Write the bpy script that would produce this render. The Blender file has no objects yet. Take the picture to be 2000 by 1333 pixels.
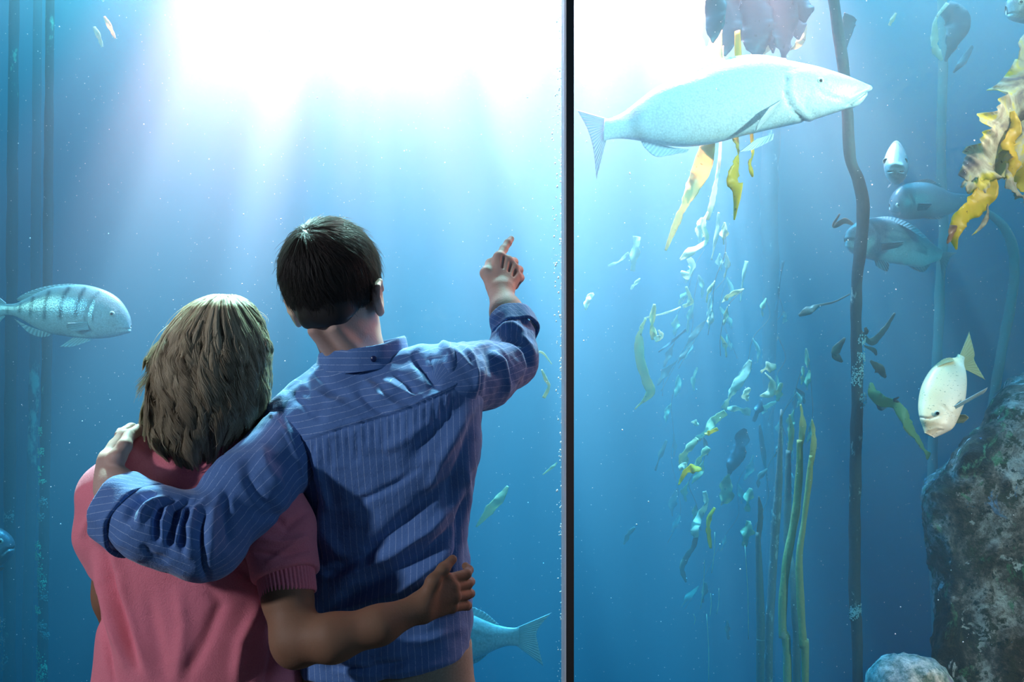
import bpy, bmesh, math, random
import numpy as np
from mathutils import Vector, Matrix, Euler

scene = bpy.context.scene
COL = scene.collection
random.seed(7)
RNG = np.random.default_rng(11)

# ---------------------------------------------------------------- camera
FPX = 1944.0                       # focal length in pixels of the 2000 px wide frame
CAMZ = 1.6
cam_data = bpy.data.cameras.new('camera')
cam_data.lens = FPX / 2000 * 36
cam_data.sensor_width = 36
cam_data.clip_start = 0.05
cam = bpy.data.objects.new('camera', cam_data)
COL.objects.link(cam)
cam.location = (0, 0, CAMZ)
cam.rotation_euler = (math.pi / 2, 0, 0)
scene.camera = cam


def W(px, py, Y):
    """Place in the scene of a pixel of the photograph at the depth Y."""
    return Vector(((px - 1000) / FPX * Y, Y, CAMZ - (py - 666.5) / FPX * Y))


# ---------------------------------------------------------------- view, world
scene.view_settings.view_transform = 'Standard'
scene.view_settings.look = 'None'
scene.view_settings.gamma = 1
scene.view_settings.exposure = 0
scene.view_settings.use_curve_mapping = False
scene.cycles.volume_bounces = 0
scene.cycles.max_bounces = 6
scene.cycles.diffuse_bounces = 2
scene.cycles.glossy_bounces = 2
scene.cycles.transparent_max_bounces = 24
scene.cycles.volume_max_steps = 64

world = bpy.data.worlds.new('hall_air')
scene.world = world
world.use_nodes = True
world.node_tree.nodes['Background'].inputs[0].default_value = (0.25, 0.42, 0.9, 1)
world.node_tree.nodes['Background'].inputs[1].default_value = 0.05


# ---------------------------------------------------------------- lamps
def lamp(name, kind, loc, target, energy, color, **kw):
    d = bpy.data.lights.new(name, kind)
    d.energy = energy
    d.color = color
    for k, v in kw.items():
        setattr(d, k, v)
    o = bpy.data.objects.new(name, d)
    COL.objects.link(o)
    o.location = loc
    o.rotation_euler = (Vector(target) - Vector(loc)).to_track_quat('-Z', 'Y').to_euler()
    return o


def rippled(o, scale, lo, hi, seed, floor=0.0):
    """Light that comes in through the rippled water surface: beams of uneven strength."""
    d = o.data
    d.use_nodes = True
    nt = d.node_tree
    em = nt.nodes['Emission']
    tc = nt.nodes.new('ShaderNodeTexCoord')
    sep = nt.nodes.new('ShaderNodeSeparateXYZ')
    nt.links.new(tc.outputs['Normal'], sep.inputs[0])
    dx = nt.nodes.new('ShaderNodeMath'); dx.operation = 'DIVIDE'
    dy = nt.nodes.new('ShaderNodeMath'); dy.operation = 'DIVIDE'
    nt.links.new(sep.outputs[0], dx.inputs[0]); nt.links.new(sep.outputs[2], dx.inputs[1])
    nt.links.new(sep.outputs[1], dy.inputs[0]); nt.links.new(sep.outputs[2], dy.inputs[1])
    cb = nt.nodes.new('ShaderNodeCombineXYZ')
    nt.links.new(dx.outputs[0], cb.inputs[0]); nt.links.new(dy.outputs[0], cb.inputs[1])
    cb.inputs[2].default_value = seed
    nz = nt.nodes.new('ShaderNodeTexNoise')
    nz.inputs['Scale'].default_value = scale
    nz.inputs['Detail'].default_value = 2
    nz.inputs['Roughness'].default_value = 0.55
    nt.links.new(cb.outputs[0], nz.inputs['Vector'])
    mr = nt.nodes.new('ShaderNodeMapRange')
    mr.inputs['From Min'].default_value = lo
    mr.inputs['From Max'].default_value = hi
    mr.inputs['To Min'].default_value = floor
    mr.inputs['To Max'].default_value = 1.0
    mr.interpolation_type = 'SMOOTHSTEP'
    nt.links.new(nz.outputs[0], mr.inputs['Value'])
    nt.links.new(mr.outputs[0], em.inputs['Strength'])


# daylight falling into the tank: wide soft skylight plus beams
top_light = lamp('skylight_lamp', 'AREA', (0.3, 4.3, 4.35), (0.3, 4.3, 0), 18000, (1.0, 0.098, 0.077),
                 shape='RECTANGLE', size=6.4, size_y=2.2)
beam_a = lamp('sun_beam_lamp', 'SPOT', (-0.62, 4.1, 4.9), (-0.58, 4.0, 0), 1750000, (1.0, 0.0166, 0.0101),
              spot_size=math.radians(57), spot_blend=1.0, shadow_soft_size=0.03)
rippled(beam_a, 9.5, 0.38, 0.60, 3.1, 0.2)
beam_b = lamp('sun_beam_lamp', 'SPOT', (0.56, 4.35, 4.9), (0.74, 4.30, 0), 1850000, (0.92, 0.0162, 0.0102),
              spot_size=math.radians(50), spot_blend=1.0, shadow_soft_size=0.03)
rippled(beam_b, 8.5, 0.30, 0.62, 8.4, 0.25)

# slanting beams that leave the tank through the acrylic and rim the visitors
for lx, tx in ((-1.5, -0.55), (0.35, -0.2)):
    lamp('sun_beam_lamp', 'SPOT', (lx, 3.95, 4.28), (tx, 1.85, 1.30), 46000, (0.50, 0.16, 0.11),
         spot_size=math.radians(44), spot_blend=0.9, shadow_soft_size=0.12)

# the hall behind the visitors: a lamp high on the left, an added weak fill on the right,
# and added unseen spots that brighten fish, kelp and rock through the acrylic
hall_key = lamp('hall_key_fill_lamp', 'AREA', (-3.7, -0.6, 3.0), (-0.35, 1.8, 1.15), 100, (0.80, 0.88, 1.0), shape='DISK', size=0.25)
hall_fill = lamp('hall_key_fill_lamp', 'AREA', (4.3, -0.4, 3.0), (0.0, 2.0, 1.5), 34, (0.38, 0.68, 1.0), shape='DISK', size=0.9)
lamp('added_tank_fill', 'SPOT', (4.0, 0.3, 3.3), (1.55, 3.6, 1.5), 2400, (0.95, 0.39, 0.26), spot_size=math.radians(44), spot_blend=0.6, shadow_soft_size=0.10)
lamp('added_tank_fill', 'SPOT', (-4.2, 0.9, 2.9), (-1.58, 3.65, 1.42), 560, (0.70, 0.42, 0.30), spot_size=math.radians(34), spot_blend=1.0, shadow_soft_size=0.10)
lamp('added_tank_fill', 'SPOT', (3.9, 0.6, 3.45), (0.80, 3.52, 2.36), 7500, (0.9, 0.40, 0.30), spot_size=math.radians(20), spot_blend=1.0, shadow_soft_size=0.08)

# ---------------------------------------------------------------- node helpers
def mat(name):
    m = bpy.data.materials.new(name)
    m.use_nodes = True
    return m, m.node_tree, m.node_tree.nodes['Principled BSDF']


def simple(name, color, rough=0.6, **kw):
    m, nt, b = mat(name)
    b.inputs['Base Color'].default_value = (*color, 1)
    b.inputs['Roughness'].default_value = rough
    for k, v in kw.items():
        b.inputs[k].default_value = v
    return m


def node(nt, kind, **kw):
    n = nt.nodes.new(kind)
    for k, v in kw.items():
        if k.startswith('i_'):
            n.inputs[k[2:].replace('_', ' ')].default_value = v
        else:
            setattr(n, k, v)
    return n


def ramp(nt, src, stops, interp='LINEAR'):
    r = nt.nodes.new('ShaderNodeValToRGB')
    r.color_ramp.interpolation = interp
    e = r.color_ramp.elements
    e[0].position, e[0].color = stops[0][0], (*stops[0][1], 1)
    e[1].position, e[1].color = stops[-1][0], (*stops[-1][1], 1)
    for p, c in stops[1:-1]:
        x = e.new(p)
        x.color = (*c, 1)
    nt.links.new(src, r.inputs[0])
    return r.outputs[0]


def noise(nt, scale, detail=4, rough=0.55, coord='Object', sc=(1, 1, 1), dist=0.0):
    tc = nt.nodes.new('ShaderNodeTexCoord')
    mp = nt.nodes.new('ShaderNodeMapping')
    mp.inputs['Scale'].default_value = sc
    nt.links.new(tc.outputs[coord], mp.inputs[0])
    n = nt.nodes.new('ShaderNodeTexNoise')
    n.inputs['Scale'].default_value = scale
    n.inputs['Detail'].default_value = detail
    n.inputs['Roughness'].default_value = rough
    n.inputs['Distortion'].default_value = dist
    nt.links.new(mp.outputs[0], n.inputs['Vector'])
    return n.outputs[0]


def bump(nt, bsdf, height, strength=0.4, dist=0.01):
    b = nt.nodes.new('ShaderNodeBump')
    b.inputs['Strength'].default_value = strength
    b.inputs['Distance'].default_value = dist
    nt.links.new(height, b.inputs['Height'])
    nt.links.new(b.outputs[0], bsdf.inputs['Normal'])


def mix(nt, fac, a, b, blend='MIX'):
    n = nt.nodes.new('ShaderNodeMix')
    n.data_type = 'RGBA'
    n.blend_type = blend
    if isinstance(fac, (int, float)):
        n.inputs[0].default_value = fac
    else:
        nt.links.new(fac, n.inputs[0])
    for i, v in ((6, a), (7, b)):
        if isinstance(v, (tuple, list)):
            n.inputs[i].default_value = (*v[:3], 1)
        else:
            nt.links.new(v, n.inputs[i])
    return n.outputs[2]


def math_(nt, op, a, b=0.0, clamp=False):
    n = nt.nodes.new('ShaderNodeMath')
    n.operation = op
    n.use_clamp = clamp
    for i, v in ((0, a), (1, b)):
        if isinstance(v, (int, float)):
            n.inputs[i].default_value = v
        else:
            nt.links.new(v, n.inputs[i])
    return n.outputs[0]


def attr(nt, name):
    n = nt.nodes.new('ShaderNodeAttribute')
    n.attribute_name = name
    return n


# ---------------------------------------------------------------- mesh helpers
def link_mesh(name, verts, faces, material=None, parent=None, smooth=True):
    me = bpy.data.meshes.new(name)
    verts = np.asarray(verts, dtype=np.float32)
    if isinstance(faces, np.ndarray):
        n, k = faces.shape
        me.vertices.add(len(verts))
        me.vertices.foreach_set('co', verts.ravel())
        me.loops.add(n * k)
        me.loops.foreach_set('vertex_index', faces.ravel().astype(np.int32))
        me.polygons.add(n)
        me.polygons.foreach_set('loop_start', np.arange(0, n * k, k, dtype=np.int32))
        me.update(calc_edges=True)
    else:
        me.from_pydata([tuple(map(float, v)) for v in verts], [], [tuple(map(int, f)) for f in faces])
    me.validate()
    if smooth:
        me.polygons.foreach_set('use_smooth', np.ones(len(me.polygons), dtype=bool))
    me.update()
    o = bpy.data.objects.new(name, me)
    COL.objects.link(o)
    if material:
        me.materials.append(material)
    if parent:
        o.parent = parent
    return o


def vattr(o, name, values):
    a = o.data.attributes.new(name, 'FLOAT', 'POINT')
    a.data.foreach_set('value', np.asarray(values, dtype=np.float32))


def box(name, lo, hi, material, parent=None, bevel=0.0):
    x0, y0, z0 = lo
    x1, y1, z1 = hi
    v = [(x0, y0, z0), (x1, y0, z0), (x1, y1, z0), (x0, y1, z0), (x0, y0, z1), (x1, y0, z1), (x1, y1, z1), (x0, y1, z1)]
    f = [(0, 3, 2, 1), (4, 5, 6, 7), (0, 1, 5, 4), (1, 2, 6, 5), (2, 3, 7, 6), (3, 0, 4, 7)]
    o = link_mesh(name, v, f, material, parent, smooth=False)
    if bevel:
        m = o.modifiers.new('bevel', 'BEVEL')
        m.width = bevel
        m.segments = 2
    return o


def empty(name, loc=(0, 0, 0), rot=(0, 0, 0)):
    o = bpy.data.objects.new(name, None)
    COL.objects.link(o)
    o.location = loc
    o.rotation_euler = rot
    o.empty_display_size = 0.1
    return o


def tag(o, label=None, cat=None, group=None, kind=None):
    if label: o['label'] = label
    if cat: o['category'] = cat
    if group: o['group'] = group
    if kind: o['kind'] = kind
    return o


def keep_world(o, parent):
    """Parent a mesh whose vertices are in world space to a moved Empty."""
    o.parent = parent
    o.matrix_parent_inverse = (Matrix.Translation(parent.location) @ parent.rotation_euler.to_matrix().to_4x4()).inverted()
    return o


# ---------------------------------------------------------------- hall and tank
GLY0, GLY1 = 2.90, 3.07            # hall face and water face of the acrylic
TY1 = 7.6                           # rear wall of the tank
TX0, TX1 = -4.6, 4.6
TZ0, TZ1 = -1.15, 4.3

m_hall = simple('hall_plaster', (0.03, 0.035, 0.045), 0.9)
m_hfloor, nt, b = mat('hall_carpet')
nt.links.new(ramp(nt, noise(nt, 120), [(0.3, (0.012, 0.014, 0.02)), (0.7, (0.03, 0.032, 0.04))]), b.inputs['Base Color'])
b.inputs['Roughness'].default_value = 0.95
m_tank, nt, b = mat('tank_render')
nt.links.new(ramp(nt, noise(nt, 1.3, 5, 0.6), [(0.3, (0.02, 0.06, 0.08)), (0.7, (0.03, 0.10, 0.13))]), b.inputs['Base Color'])
b.inputs['Roughness'].default_value = 0.8
bump(nt, b, noise(nt, 9, 6), 0.3, 0.03)
m_sand, nt, b = mat('tank_sand')
nt.links.new(ramp(nt, noise(nt, 40, 6), [(0.3, (0.12, 0.13, 0.12)), (0.7, (0.3, 0.3, 0.26))]), b.inputs['Base Color'])
b.inputs['Roughness'].default_value = 0.9

def struct(o):
    o['kind'] = 'structure'
    return o

struct(box('floor', (-4.6, -2.5, -0.1), (4.6, GLY0, 0), m_hfloor))
struct(box('wall_front', (-4.6, GLY0, -1.15), (4.6, GLY1, 0.25), m_hall))            # sill wall below the acrylic
struct(box('tank_floor', (TX0, GLY1, TZ0 - 0.1), (TX1, TY1, TZ0), m_sand))
struct(box('wall_rear', (TX0, TY1, TZ0), (TX1, TY1 + 0.15, TZ1 + 1.3), m_tank))
struct(box('wall_left', (TX0 - 0.15, -2.5, TZ0), (TX0, TY1, TZ1 + 1.3), m_tank))
struct(box('wall_right', (TX1, -2.5, TZ0), (TX1 + 0.15, TY1, TZ1 + 1.3), m_tank))
struct(box('ceiling', (-4.6, -2.5, 3.6), (4.6, GLY1, 3.75), m_hall))
struct(box('wall_lintel', (-4.6, GLY0, 3.75), (4.6, GLY1, TZ1 + 1.3), m_hall))

# water: one body that scatters and absorbs light, red first
m_water = bpy.data.materials.new('sea_water')
m_water.use_nodes = True
nt = m_water.node_tree
nt.nodes.clear()
out = nt.nodes.new('ShaderNodeOutputMaterial')
sc_ = node(nt, 'ShaderNodeVolumeScatter', i_Density=0.25)
sc_.inputs['Color'].default_value = (0.6, 0.93, 1.0, 1)
sc_.inputs['Anisotropy'].default_value = 0.0
ab_ = node(nt, 'ShaderNodeVolumeAbsorption', i_Density=1.98)
ab_.inputs['Color'].default_value = (0.0, 0.725, 0.853, 1)
ad_ = nt.nodes.new('ShaderNodeAddShader')
nt.links.new(sc_.outputs[0], ad_.inputs[0])
nt.links.new(ab_.outputs[0], ad_.inputs[1])
nt.links.new(ad_.outputs[0], out.inputs['Volume'])
water = box('water', (TX0 + 0.002, GLY1 + 0.001, TZ0 + 0.002), (TX1 - 0.002, TY1 - 0.002, TZ1), m_water)
water['kind'] = 'structure'

# acrylic panes: clear slabs with a faint reflection; light passes through them
def acrylic_material(name, tint):
    m = bpy.data.materials.new(name)
    m.use_nodes = True
    nt = m.node_tree
    nt.nodes.clear()
    out = nt.nodes.new('ShaderNodeOutputMaterial')
    tr = nt.nodes.new('ShaderNodeBsdfTransparent')
    tr.inputs[0].default_value = (*tint, 1)
    gl = nt.nodes.new('ShaderNodeBsdfGlossy')
    gl.inputs['Roughness'].default_value = 0.02
    mx = nt.nodes.new('ShaderNodeMixShader')
    fr = nt.nodes.new('ShaderNodeFresnel')
    fr.inputs[0].default_value = 1.2
    nt.links.new(fr.outputs[0], mx.inputs[0])
    nt.links.new(tr.outputs[0], mx.inputs[1])
    nt.links.new(gl.outputs[0], mx.inputs[2])
    nt.links.new(mx.outputs[0], out.inputs[0])
    return m

m_acryl = acrylic_material('clear_acrylic', (0.98, 0.995, 1.0))
JX0, JX1 = 0.1582, 0.1805
struct(box('window_1', (-4.6, GLY0, 0.25), (JX0 - 0.006, GLY1, 3.6), m_acryl))
struct(box('window_2', (JX1, GLY0, 0.25), (4.6, GLY1, 3.6), m_acryl))
m_seal = simple('black_sealant', (0.002, 0.01, 0.014), 0.5)
m_edge = simple('frosted_acrylic_edge', (0.92, 0.96, 1.0), 0.35)
struct(box('trim_1', (JX0, GLY0 - 0.002, 0.25), (JX1, GLY1, 3.6), m_seal, bevel=0.001))
struct(box('trim_2', (JX0 - 0.006, GLY0 + 0.006, 0.25), (JX0, GLY1, 3.6), m_edge))

# ---------------------------------------------------------------- sculpting with distance fields
def surface_net(field, lo, hi, h):
    """Closed quad surface of field(P) = 0 (negative inside), P an (n,3) array."""
    lo = np.array(lo, float); hi = np.array(hi, float)
    n = np.maximum(np.ceil((hi - lo) / h).astype(int) + 1, 3)
    xs = [(lo[i] + h * np.arange(n[i])).astype(np.float32) for i in range(3)]
    V = np.empty(n, np.float32)
    step = max(1, int(600000 / (n[1] * n[2])))
    Yg, Zg = np.meshgrid(xs[1], xs[2], indexing='ij')
    for i in range(0, n[0], step):
        xx = xs[0][i:i + step]
        P = np.empty((len(xx), n[1], n[2], 3), np.float32)
        P[..., 0] = xx[:, None, None]; P[..., 1] = Yg; P[..., 2] = Zg
        V[i:i + step] = field(P.reshape(-1, 3)).reshape(len(xx), n[1], n[2])
    V[0] = V[-1] = 1; V[:, 0] = V[:, -1] = 1; V[:, :, 0] = V[:, :, -1] = 1
    S = V < 0
    C = np.zeros(n - 1, np.int8)
    for a in (0, 1):
        for b in (0, 1):
            for c in (0, 1):
                C += S[a:n[0] - 1 + a, b:n[1] - 1 + b, c:n[2] - 1 + c]
    act = (C > 0) & (C < 8)
    idx = np.full(C.shape, -1, np.int64)
    I, J, K = np.nonzero(act)
    idx[I, J, K] = np.arange(len(I))
    base = np.stack([I, J, K], 1).astype(np.float32)
    acc = np.zeros((len(I), 3), np.float32); cnt = np.zeros(len(I), np.float32)
    for ax in range(3):
        o1, o2 = [a for a in range(3) if a != ax]
        for a in (0, 1):
            for b in (0, 1):
                off = np.zeros(3, int); off[o1] = a; off[o2] = b
                off2 = off.copy(); off2[ax] = 1
                v0 = V[I + off[0], J + off[1], K + off[2]]
                v1 = V[I + off2[0], J + off2[1], K + off2[2]]
                m = (v0 < 0) != (v1 < 0)
                t = np.where(m, v0 / np.where(m, v0 - v1, 1), 0)
                p = np.tile(off.astype(np.float32), (len(I), 1))
                p[:, ax] = t
                acc[m] += p[m]; cnt[m] += 1
    verts = (base + acc / np.maximum(cnt, 1)[:, None]) * h + lo
    quads = []
    for ax in range(3):
        o1, o2 = (ax + 1) % 3, (ax + 2) % 3
        sl0 = [slice(1, n[i] - 1) for i in range(3)]; sl1 = list(sl0)
        sl0[ax] = slice(0, n[ax] - 1); sl1[ax] = slice(1, n[ax])
        A = S[tuple(sl0)]; B = S[tuple(sl1)]
        for flip in (0, 1):
            m = (A & ~B) if flip == 0 else (~A & B)
            q = np.stack(np.nonzero(m), 1)
            for i in range(3):
                if i != ax: q[:, i] += 1
            def cell(da, db):
                r = q.copy(); r[:, o1] -= da; r[:, o2] -= db
                return idx[r[:, 0], r[:, 1], r[:, 2]]
            f = [cell(1, 1), cell(0, 1), cell(0, 0), cell(1, 0)]
            if flip: f = f[::-1]
            quads.append(np.stack(f, 1))
    return verts.astype(np.float64), np.concatenate(quads)


def smin(a, b, k):
    h = np.clip(0.5 + 0.5 * (b - a) / k, 0, 1)
    return b + (a - b) * h - k * h * (1 - h)


def smax(a, b, k):
    return -smin(-a, -b, k)


def cone(P, a, b, ra, rb, flat=None):
    """Rounded cone from a to b; flat=(direction, factor) thins it along a direction."""
    a = np.array(a, np.float32); b = np.array(b, np.float32)
    ab = b - a
    t = np.clip(((P - a) @ ab) / max(1e-9, float(ab @ ab)), 0, 1)
    d = P - a - t[:, None] * ab
    if flat is not None:
        n = np.array(flat[0], np.float32); n /= np.linalg.norm(n)
        d = d + (d @ n)[:, None] * n * (flat[1] - 1)
    return np.sqrt((d * d).sum(1)) - (ra + (rb - ra) * t)


def ball(P, c, r, rot=None):
    d = P - np.array(c, np.float32)
    if rot is not None:
        d = d @ np.array(rot, np.float32)
    r = np.array(r if hasattr(r, '__len__') else (r, r, r), np.float32)
    k = np.sqrt(((d / r) ** 2).sum(1))
    k2 = np.sqrt(((d / (r * r)) ** 2).sum(1))
    return k * (k - 1) / np.maximum(k2, 1e-6)


def chain(P, pts, radii, k=0.02, flat=None):
    d = None
    for i in range(len(pts) - 1):
        e = cone(P, pts[i], pts[i + 1], radii[i], radii[i + 1], flat)
        d = e if d is None else smin(d, e, k)
    return d


def loft(P, zs, cx, cy, ax, ay, power=2.4):
    """Trunk whose level cross-sections are rounded boxes; returns a distance-like value."""
    z = P[:, 2]
    X = (P[:, 0] - np.interp(z, zs, cx)); Y = (P[:, 1] - np.interp(z, zs, cy))
    A = np.interp(z, zs, ax); B = np.interp(z, zs, ay)
    r = (np.abs(X / A) ** power + np.abs(Y / B) ** power) ** (1 / power)
    d = (r - 1) * np.minimum(A, B)
    return np.maximum(d, np.maximum(zs[0] - z, z - zs[-1]))


def smooth_interp(z, zs, vs):
    """Cubic interpolation through a few stations."""
    zs = np.asarray(zs, float); vs = np.asarray(vs, float)
    m = np.gradient(vs, zs)
    i = np.clip(np.searchsorted(zs, z) - 1, 0, len(zs) - 2)
    h = zs[i + 1] - zs[i]
    t = np.clip((z - zs[i]) / h, 0, 1)
    return ((2 * t**3 - 3 * t**2 + 1) * vs[i] + (t**3 - 2 * t**2 + t) * h * m[i]
            + (-2 * t**3 + 3 * t**2) * vs[i + 1] + (t**3 - t**2) * h * m[i + 1])


def normals(verts, quads):
    n = np.zeros_like(verts)
    a = verts[quads[:, 2]] - verts[quads[:, 0]]; b = verts[quads[:, 3]] - verts[quads[:, 1]]
    f = np.cross(a, b)
    for k in range(4):
        np.add.at(n, quads[:, k], f)
    return n / np.maximum(np.linalg.norm(n, axis=1), 1e-12)[:, None]


def relax(verts, quads, it=1, lam=0.5):
    for _ in range(it):
        s = np.zeros_like(verts); c = np.zeros(len(verts))
        for k in range(4):
            i, j = quads[:, k], quads[:, (k + 1) % 4]
            np.add.at(s, i, verts[j]); np.add.at(c, i, 1)
            np.add.at(s, j, verts[i]); np.add.at(c, j, 1)
        verts = verts + lam * (s / c[:, None] - verts)
    return verts


def folds(verts, nrm, strokes, camera_side=True):
    """Cloth folds: soft ridges (+) and valleys (-) pressed along drawn lines.
    A stroke is (points in the photograph's pixel frame, width px, height mm)."""
    px = 1000 + verts[:, 0] / verts[:, 1] * FPX
    py = 666.5 - (verts[:, 2] - CAMZ) / verts[:, 1] * FPX
    disp = np.zeros(len(verts))
    for pts, w, amp in strokes:
        pts = np.array(pts, float)
        seg = np.linalg.norm(np.diff(pts, axis=0), axis=1)
        tot = seg.sum(); run = 0
        best = np.full(len(verts), 1e9); along = np.zeros(len(verts))
        for i in range(len(seg)):
            a = pts[i]; ab = pts[i + 1] - a
            t = np.clip(((px - a[0]) * ab[0] + (py - a[1]) * ab[1]) / seg[i]**2, 0, 1)
            d = np.hypot(px - a[0] - t * ab[0], py - a[1] - t * ab[1])
            m = d < best
            best[m] = d[m]; along[m] = (run + t[m] * seg[i]) / tot
            run += seg[i]
        taper = np.clip(np.minimum(along, 1 - along) * 4, 0, 1) ** 0.7 * 0.85 + 0.15
        disp += amp * 0.0014 * taper * np.exp(-(best / w) ** 2)
    if camera_side:
        disp *= np.clip(0.35 - nrm[:, 1] * 1.6, 0, 1)
    return verts + nrm * disp[:, None]


def waves(P, seed, freq, n=6, stretch=(1, 1, 1)):
    """Smooth noise from warped sines, about -1..1."""
    r = np.random.default_rng(seed)
    Q = P * np.array(stretch)
    out = np.zeros(len(P))
    warp = np.sin(Q @ (r.normal(size=3) * freq * 0.6) + r.uniform(0, 6)) * 0.9
    for i in range(n):
        k = r.normal(size=3); k = k / np.linalg.norm(k) * freq * r.uniform(0.6, 1.7)
        out += np.sin(Q @ k + r.uniform(0, 6.28) + warp * r.uniform(0.5, 1.5))
    return out / n ** 0.5 * 0.8


def arc_tube(pts, radii, nseg=12, cap=True, sub=6, flat=None):
    """Tube along a smooth line; returns verts, faces."""
    pts = np.array([tuple(p) for p in pts], float)
    n = len(pts)
    if sub > 1 and n > 2:
        t = np.arange(n); tt = np.linspace(0, n - 1, (n - 1) * sub + 1)
        pts2 = np.stack([smooth_interp(tt, t, pts[:, k]) for k in range(3)], 1)
        radii = np.interp(tt, t, radii)
        pts = pts2
    tang = np.gradient(pts, axis=0)
    tang /= np.linalg.norm(tang, axis=1)[:, None]
    up = np.array([0.0, 1.0, 0.0]) if abs(tang[0][1]) < 0.9 else np.array([1.0, 0, 0])
    vs, fs = [], []
    prev = None
    for i in range(len(pts)):
        u = up if prev is None else prev
        u = u - tang[i] * (u @ tang[i]); u /= np.linalg.norm(u)
        prev = u
        v = np.cross(tang[i], u)
        for k in range(nseg):
            a = 2 * math.pi * k / nseg
            vs.append(pts[i] + radii[i] * (math.cos(a) * u + math.sin(a) * v))
    for i in range(len(pts) - 1):
        for k in range(nseg):
            a = i * nseg + k; b = i * nseg + (k + 1) % nseg
            fs.append((a, b, b + nseg, a + nseg))
    if cap:
        fs.append(tuple(range(nseg))[::-1])
        fs.append(tuple((len(pts) - 1) * nseg + k for k in range(nseg)))
    return vs, fs


def join_data(parts):
    V, F, o = [], [], 0
    for v, f in parts:
        V += [tuple(map(float, p)) for p in v]
        F += [tuple(int(i) + o for i in q) for q in f]
        o += len(v)
    return V, F

# ---------------------------------------------------------------- cloth, skin and hair materials
def skin_material(name, base, red):
    m, nt, b = mat(name)
    c = mix(nt, noise(nt, 22, 5), base, red)
    c2 = mix(nt, math_(nt, 'MULTIPLY', noise(nt, 160, 3), 0.35), c, tuple(x * 0.72 for x in base))
    nt.links.new(c2, b.inputs['Base Color'])
    b.inputs['Roughness'].default_value = 0.62
    b.inputs['Specular IOR Level'].default_value = 0.3
    b.inputs['Subsurface Weight'].default_value = 0.12
    b.inputs['Subsurface Radius'].default_value = (0.012, 0.005, 0.003)
    bump(nt, b, noise(nt, 240, 3), 0.25, 0.002)
    return m


m_skin = skin_material('skin', (0.56, 0.40, 0.33), (0.55, 0.31, 0.25))
m_skin_tan = skin_material('tanned_skin', (0.27, 0.145, 0.085), (0.25, 0.11, 0.065))


def stripe_material(name, base, dark, line, pitch=0.0115):
    """Blue chambray with fine pale pinstripes that follow the cut of each piece."""
    m, nt, b = mat(name)
    a = attr(nt, 'stripe'); a2 = attr(nt, 'stripe_yoke'); y = attr(nt, 'yoke')
    sel = math_(nt, 'GREATER_THAN', y.outputs['Fac'], 0.0)
    s = nt.nodes.new('ShaderNodeMix')
    nt.links.new(sel, s.inputs[0]); nt.links.new(a.outputs['Fac'], s.inputs[2]); nt.links.new(a2.outputs['Fac'], s.inputs[3])
    f = math_(nt, 'FRACT', math_(nt, 'DIVIDE', s.outputs[0], pitch))
    d = math_(nt, 'ABSOLUTE', math_(nt, 'SUBTRACT', f, 0.5))
    ln = math_(nt, 'SUBTRACT', 1.0, math_(nt, 'DIVIDE', d, 0.06), True)
    brk = math_(nt, 'GREATER_THAN', noise(nt, 260, 2), 0.42)
    ln = math_(nt, 'MULTIPLY', ln, math_(nt, 'ADD', math_(nt, 'MULTIPLY', brk, 0.55), 0.25))
    wv = noise(nt, 420, 2)
    c = mix(nt, wv, dark, base)
    c = mix(nt, math_(nt, 'MULTIPLY', noise(nt, 14, 4), 0.35), c, tuple(x * 1.35 for x in base))
    c = mix(nt, ln, c, line)
    nt.links.new(c, b.inputs['Base Color'])
    b.inputs['Roughness'].default_value = 0.85
    b.inputs['Sheen Weight'].default_value = 0.25
    b.inputs['Sheen Roughness'].default_value = 0.4
    h = math_(nt, 'ADD', math_(nt, 'MULTIPLY', wv, 0.3), math_(nt, 'MULTIPLY', noise(nt, 55, 4, 0.6, dist=0.6), 1.0))
    bump(nt, b, h, 0.55, 0.003)
    return m


m_shirt = stripe_material('pinstriped_blue_cotton', (0.095, 0.20, 0.46), (0.06, 0.135, 0.34), (0.42, 0.54, 0.78))
m_khaki, nt, b = mat('khaki_twill')
nt.links.new(ramp(nt, noise(nt, 300, 3), [(0.3, (0.28, 0.23, 0.17)), (0.7, (0.36, 0.30, 0.23))]), b.inputs['Base Color'])
b.inputs['Roughness'].default_value = 0.9
m_shoe = simple('brown_leather', (0.05, 0.025, 0.015), 0.4)
m_eye = simple('eye_white', (0.8, 0.8, 0.8), 0.15)


def hair_material(name, c0, c1, tip, rough=0.42):
    m, nt, b = mat(name)
    hi = nt.nodes.new('ShaderNodeHairInfo')
    tn = attr(nt, 'tone')
    c = mix(nt, math_(nt, 'ADD', math_(nt, 'MULTIPLY', hi.outputs['Random'], 0.45), math_(nt, 'MULTIPLY', tn.outputs['Fac'], 0.75), True), c0, c1)
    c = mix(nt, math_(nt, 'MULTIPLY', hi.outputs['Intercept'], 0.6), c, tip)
    nt.links.new(c, b.inputs['Base Color'])
    b.inputs['Roughness'].default_value = rough
    b.inputs['Specular IOR Level'].default_value = 0.25
    b.inputs['Subsurface Weight'].default_value = 0.0
    tr = nt.nodes.new('ShaderNodeBsdfTranslucent')
    nt.links.new(c, tr.inputs[0])
    mx = nt.nodes.new('ShaderNodeMixShader')
    mx.inputs[0].default_value = 0.28
    nt.links.new(b.outputs[0], mx.inputs[1]); nt.links.new(tr.outputs[0], mx.inputs[2])
    nt.links.new(mx.outputs[0], nt.nodes['Material Output'].inputs[0])
    return m


m_hair_dark = hair_material('dark_brown_hair', (0.022, 0.015, 0.012), (0.085, 0.066, 0.056), (0.10, 0.088, 0.08))
m_hair_blonde = hair_material('blonde_hair', (0.085, 0.06, 0.035), (0.78, 0.66, 0.47), (0.26, 0.18, 0.11))


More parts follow.
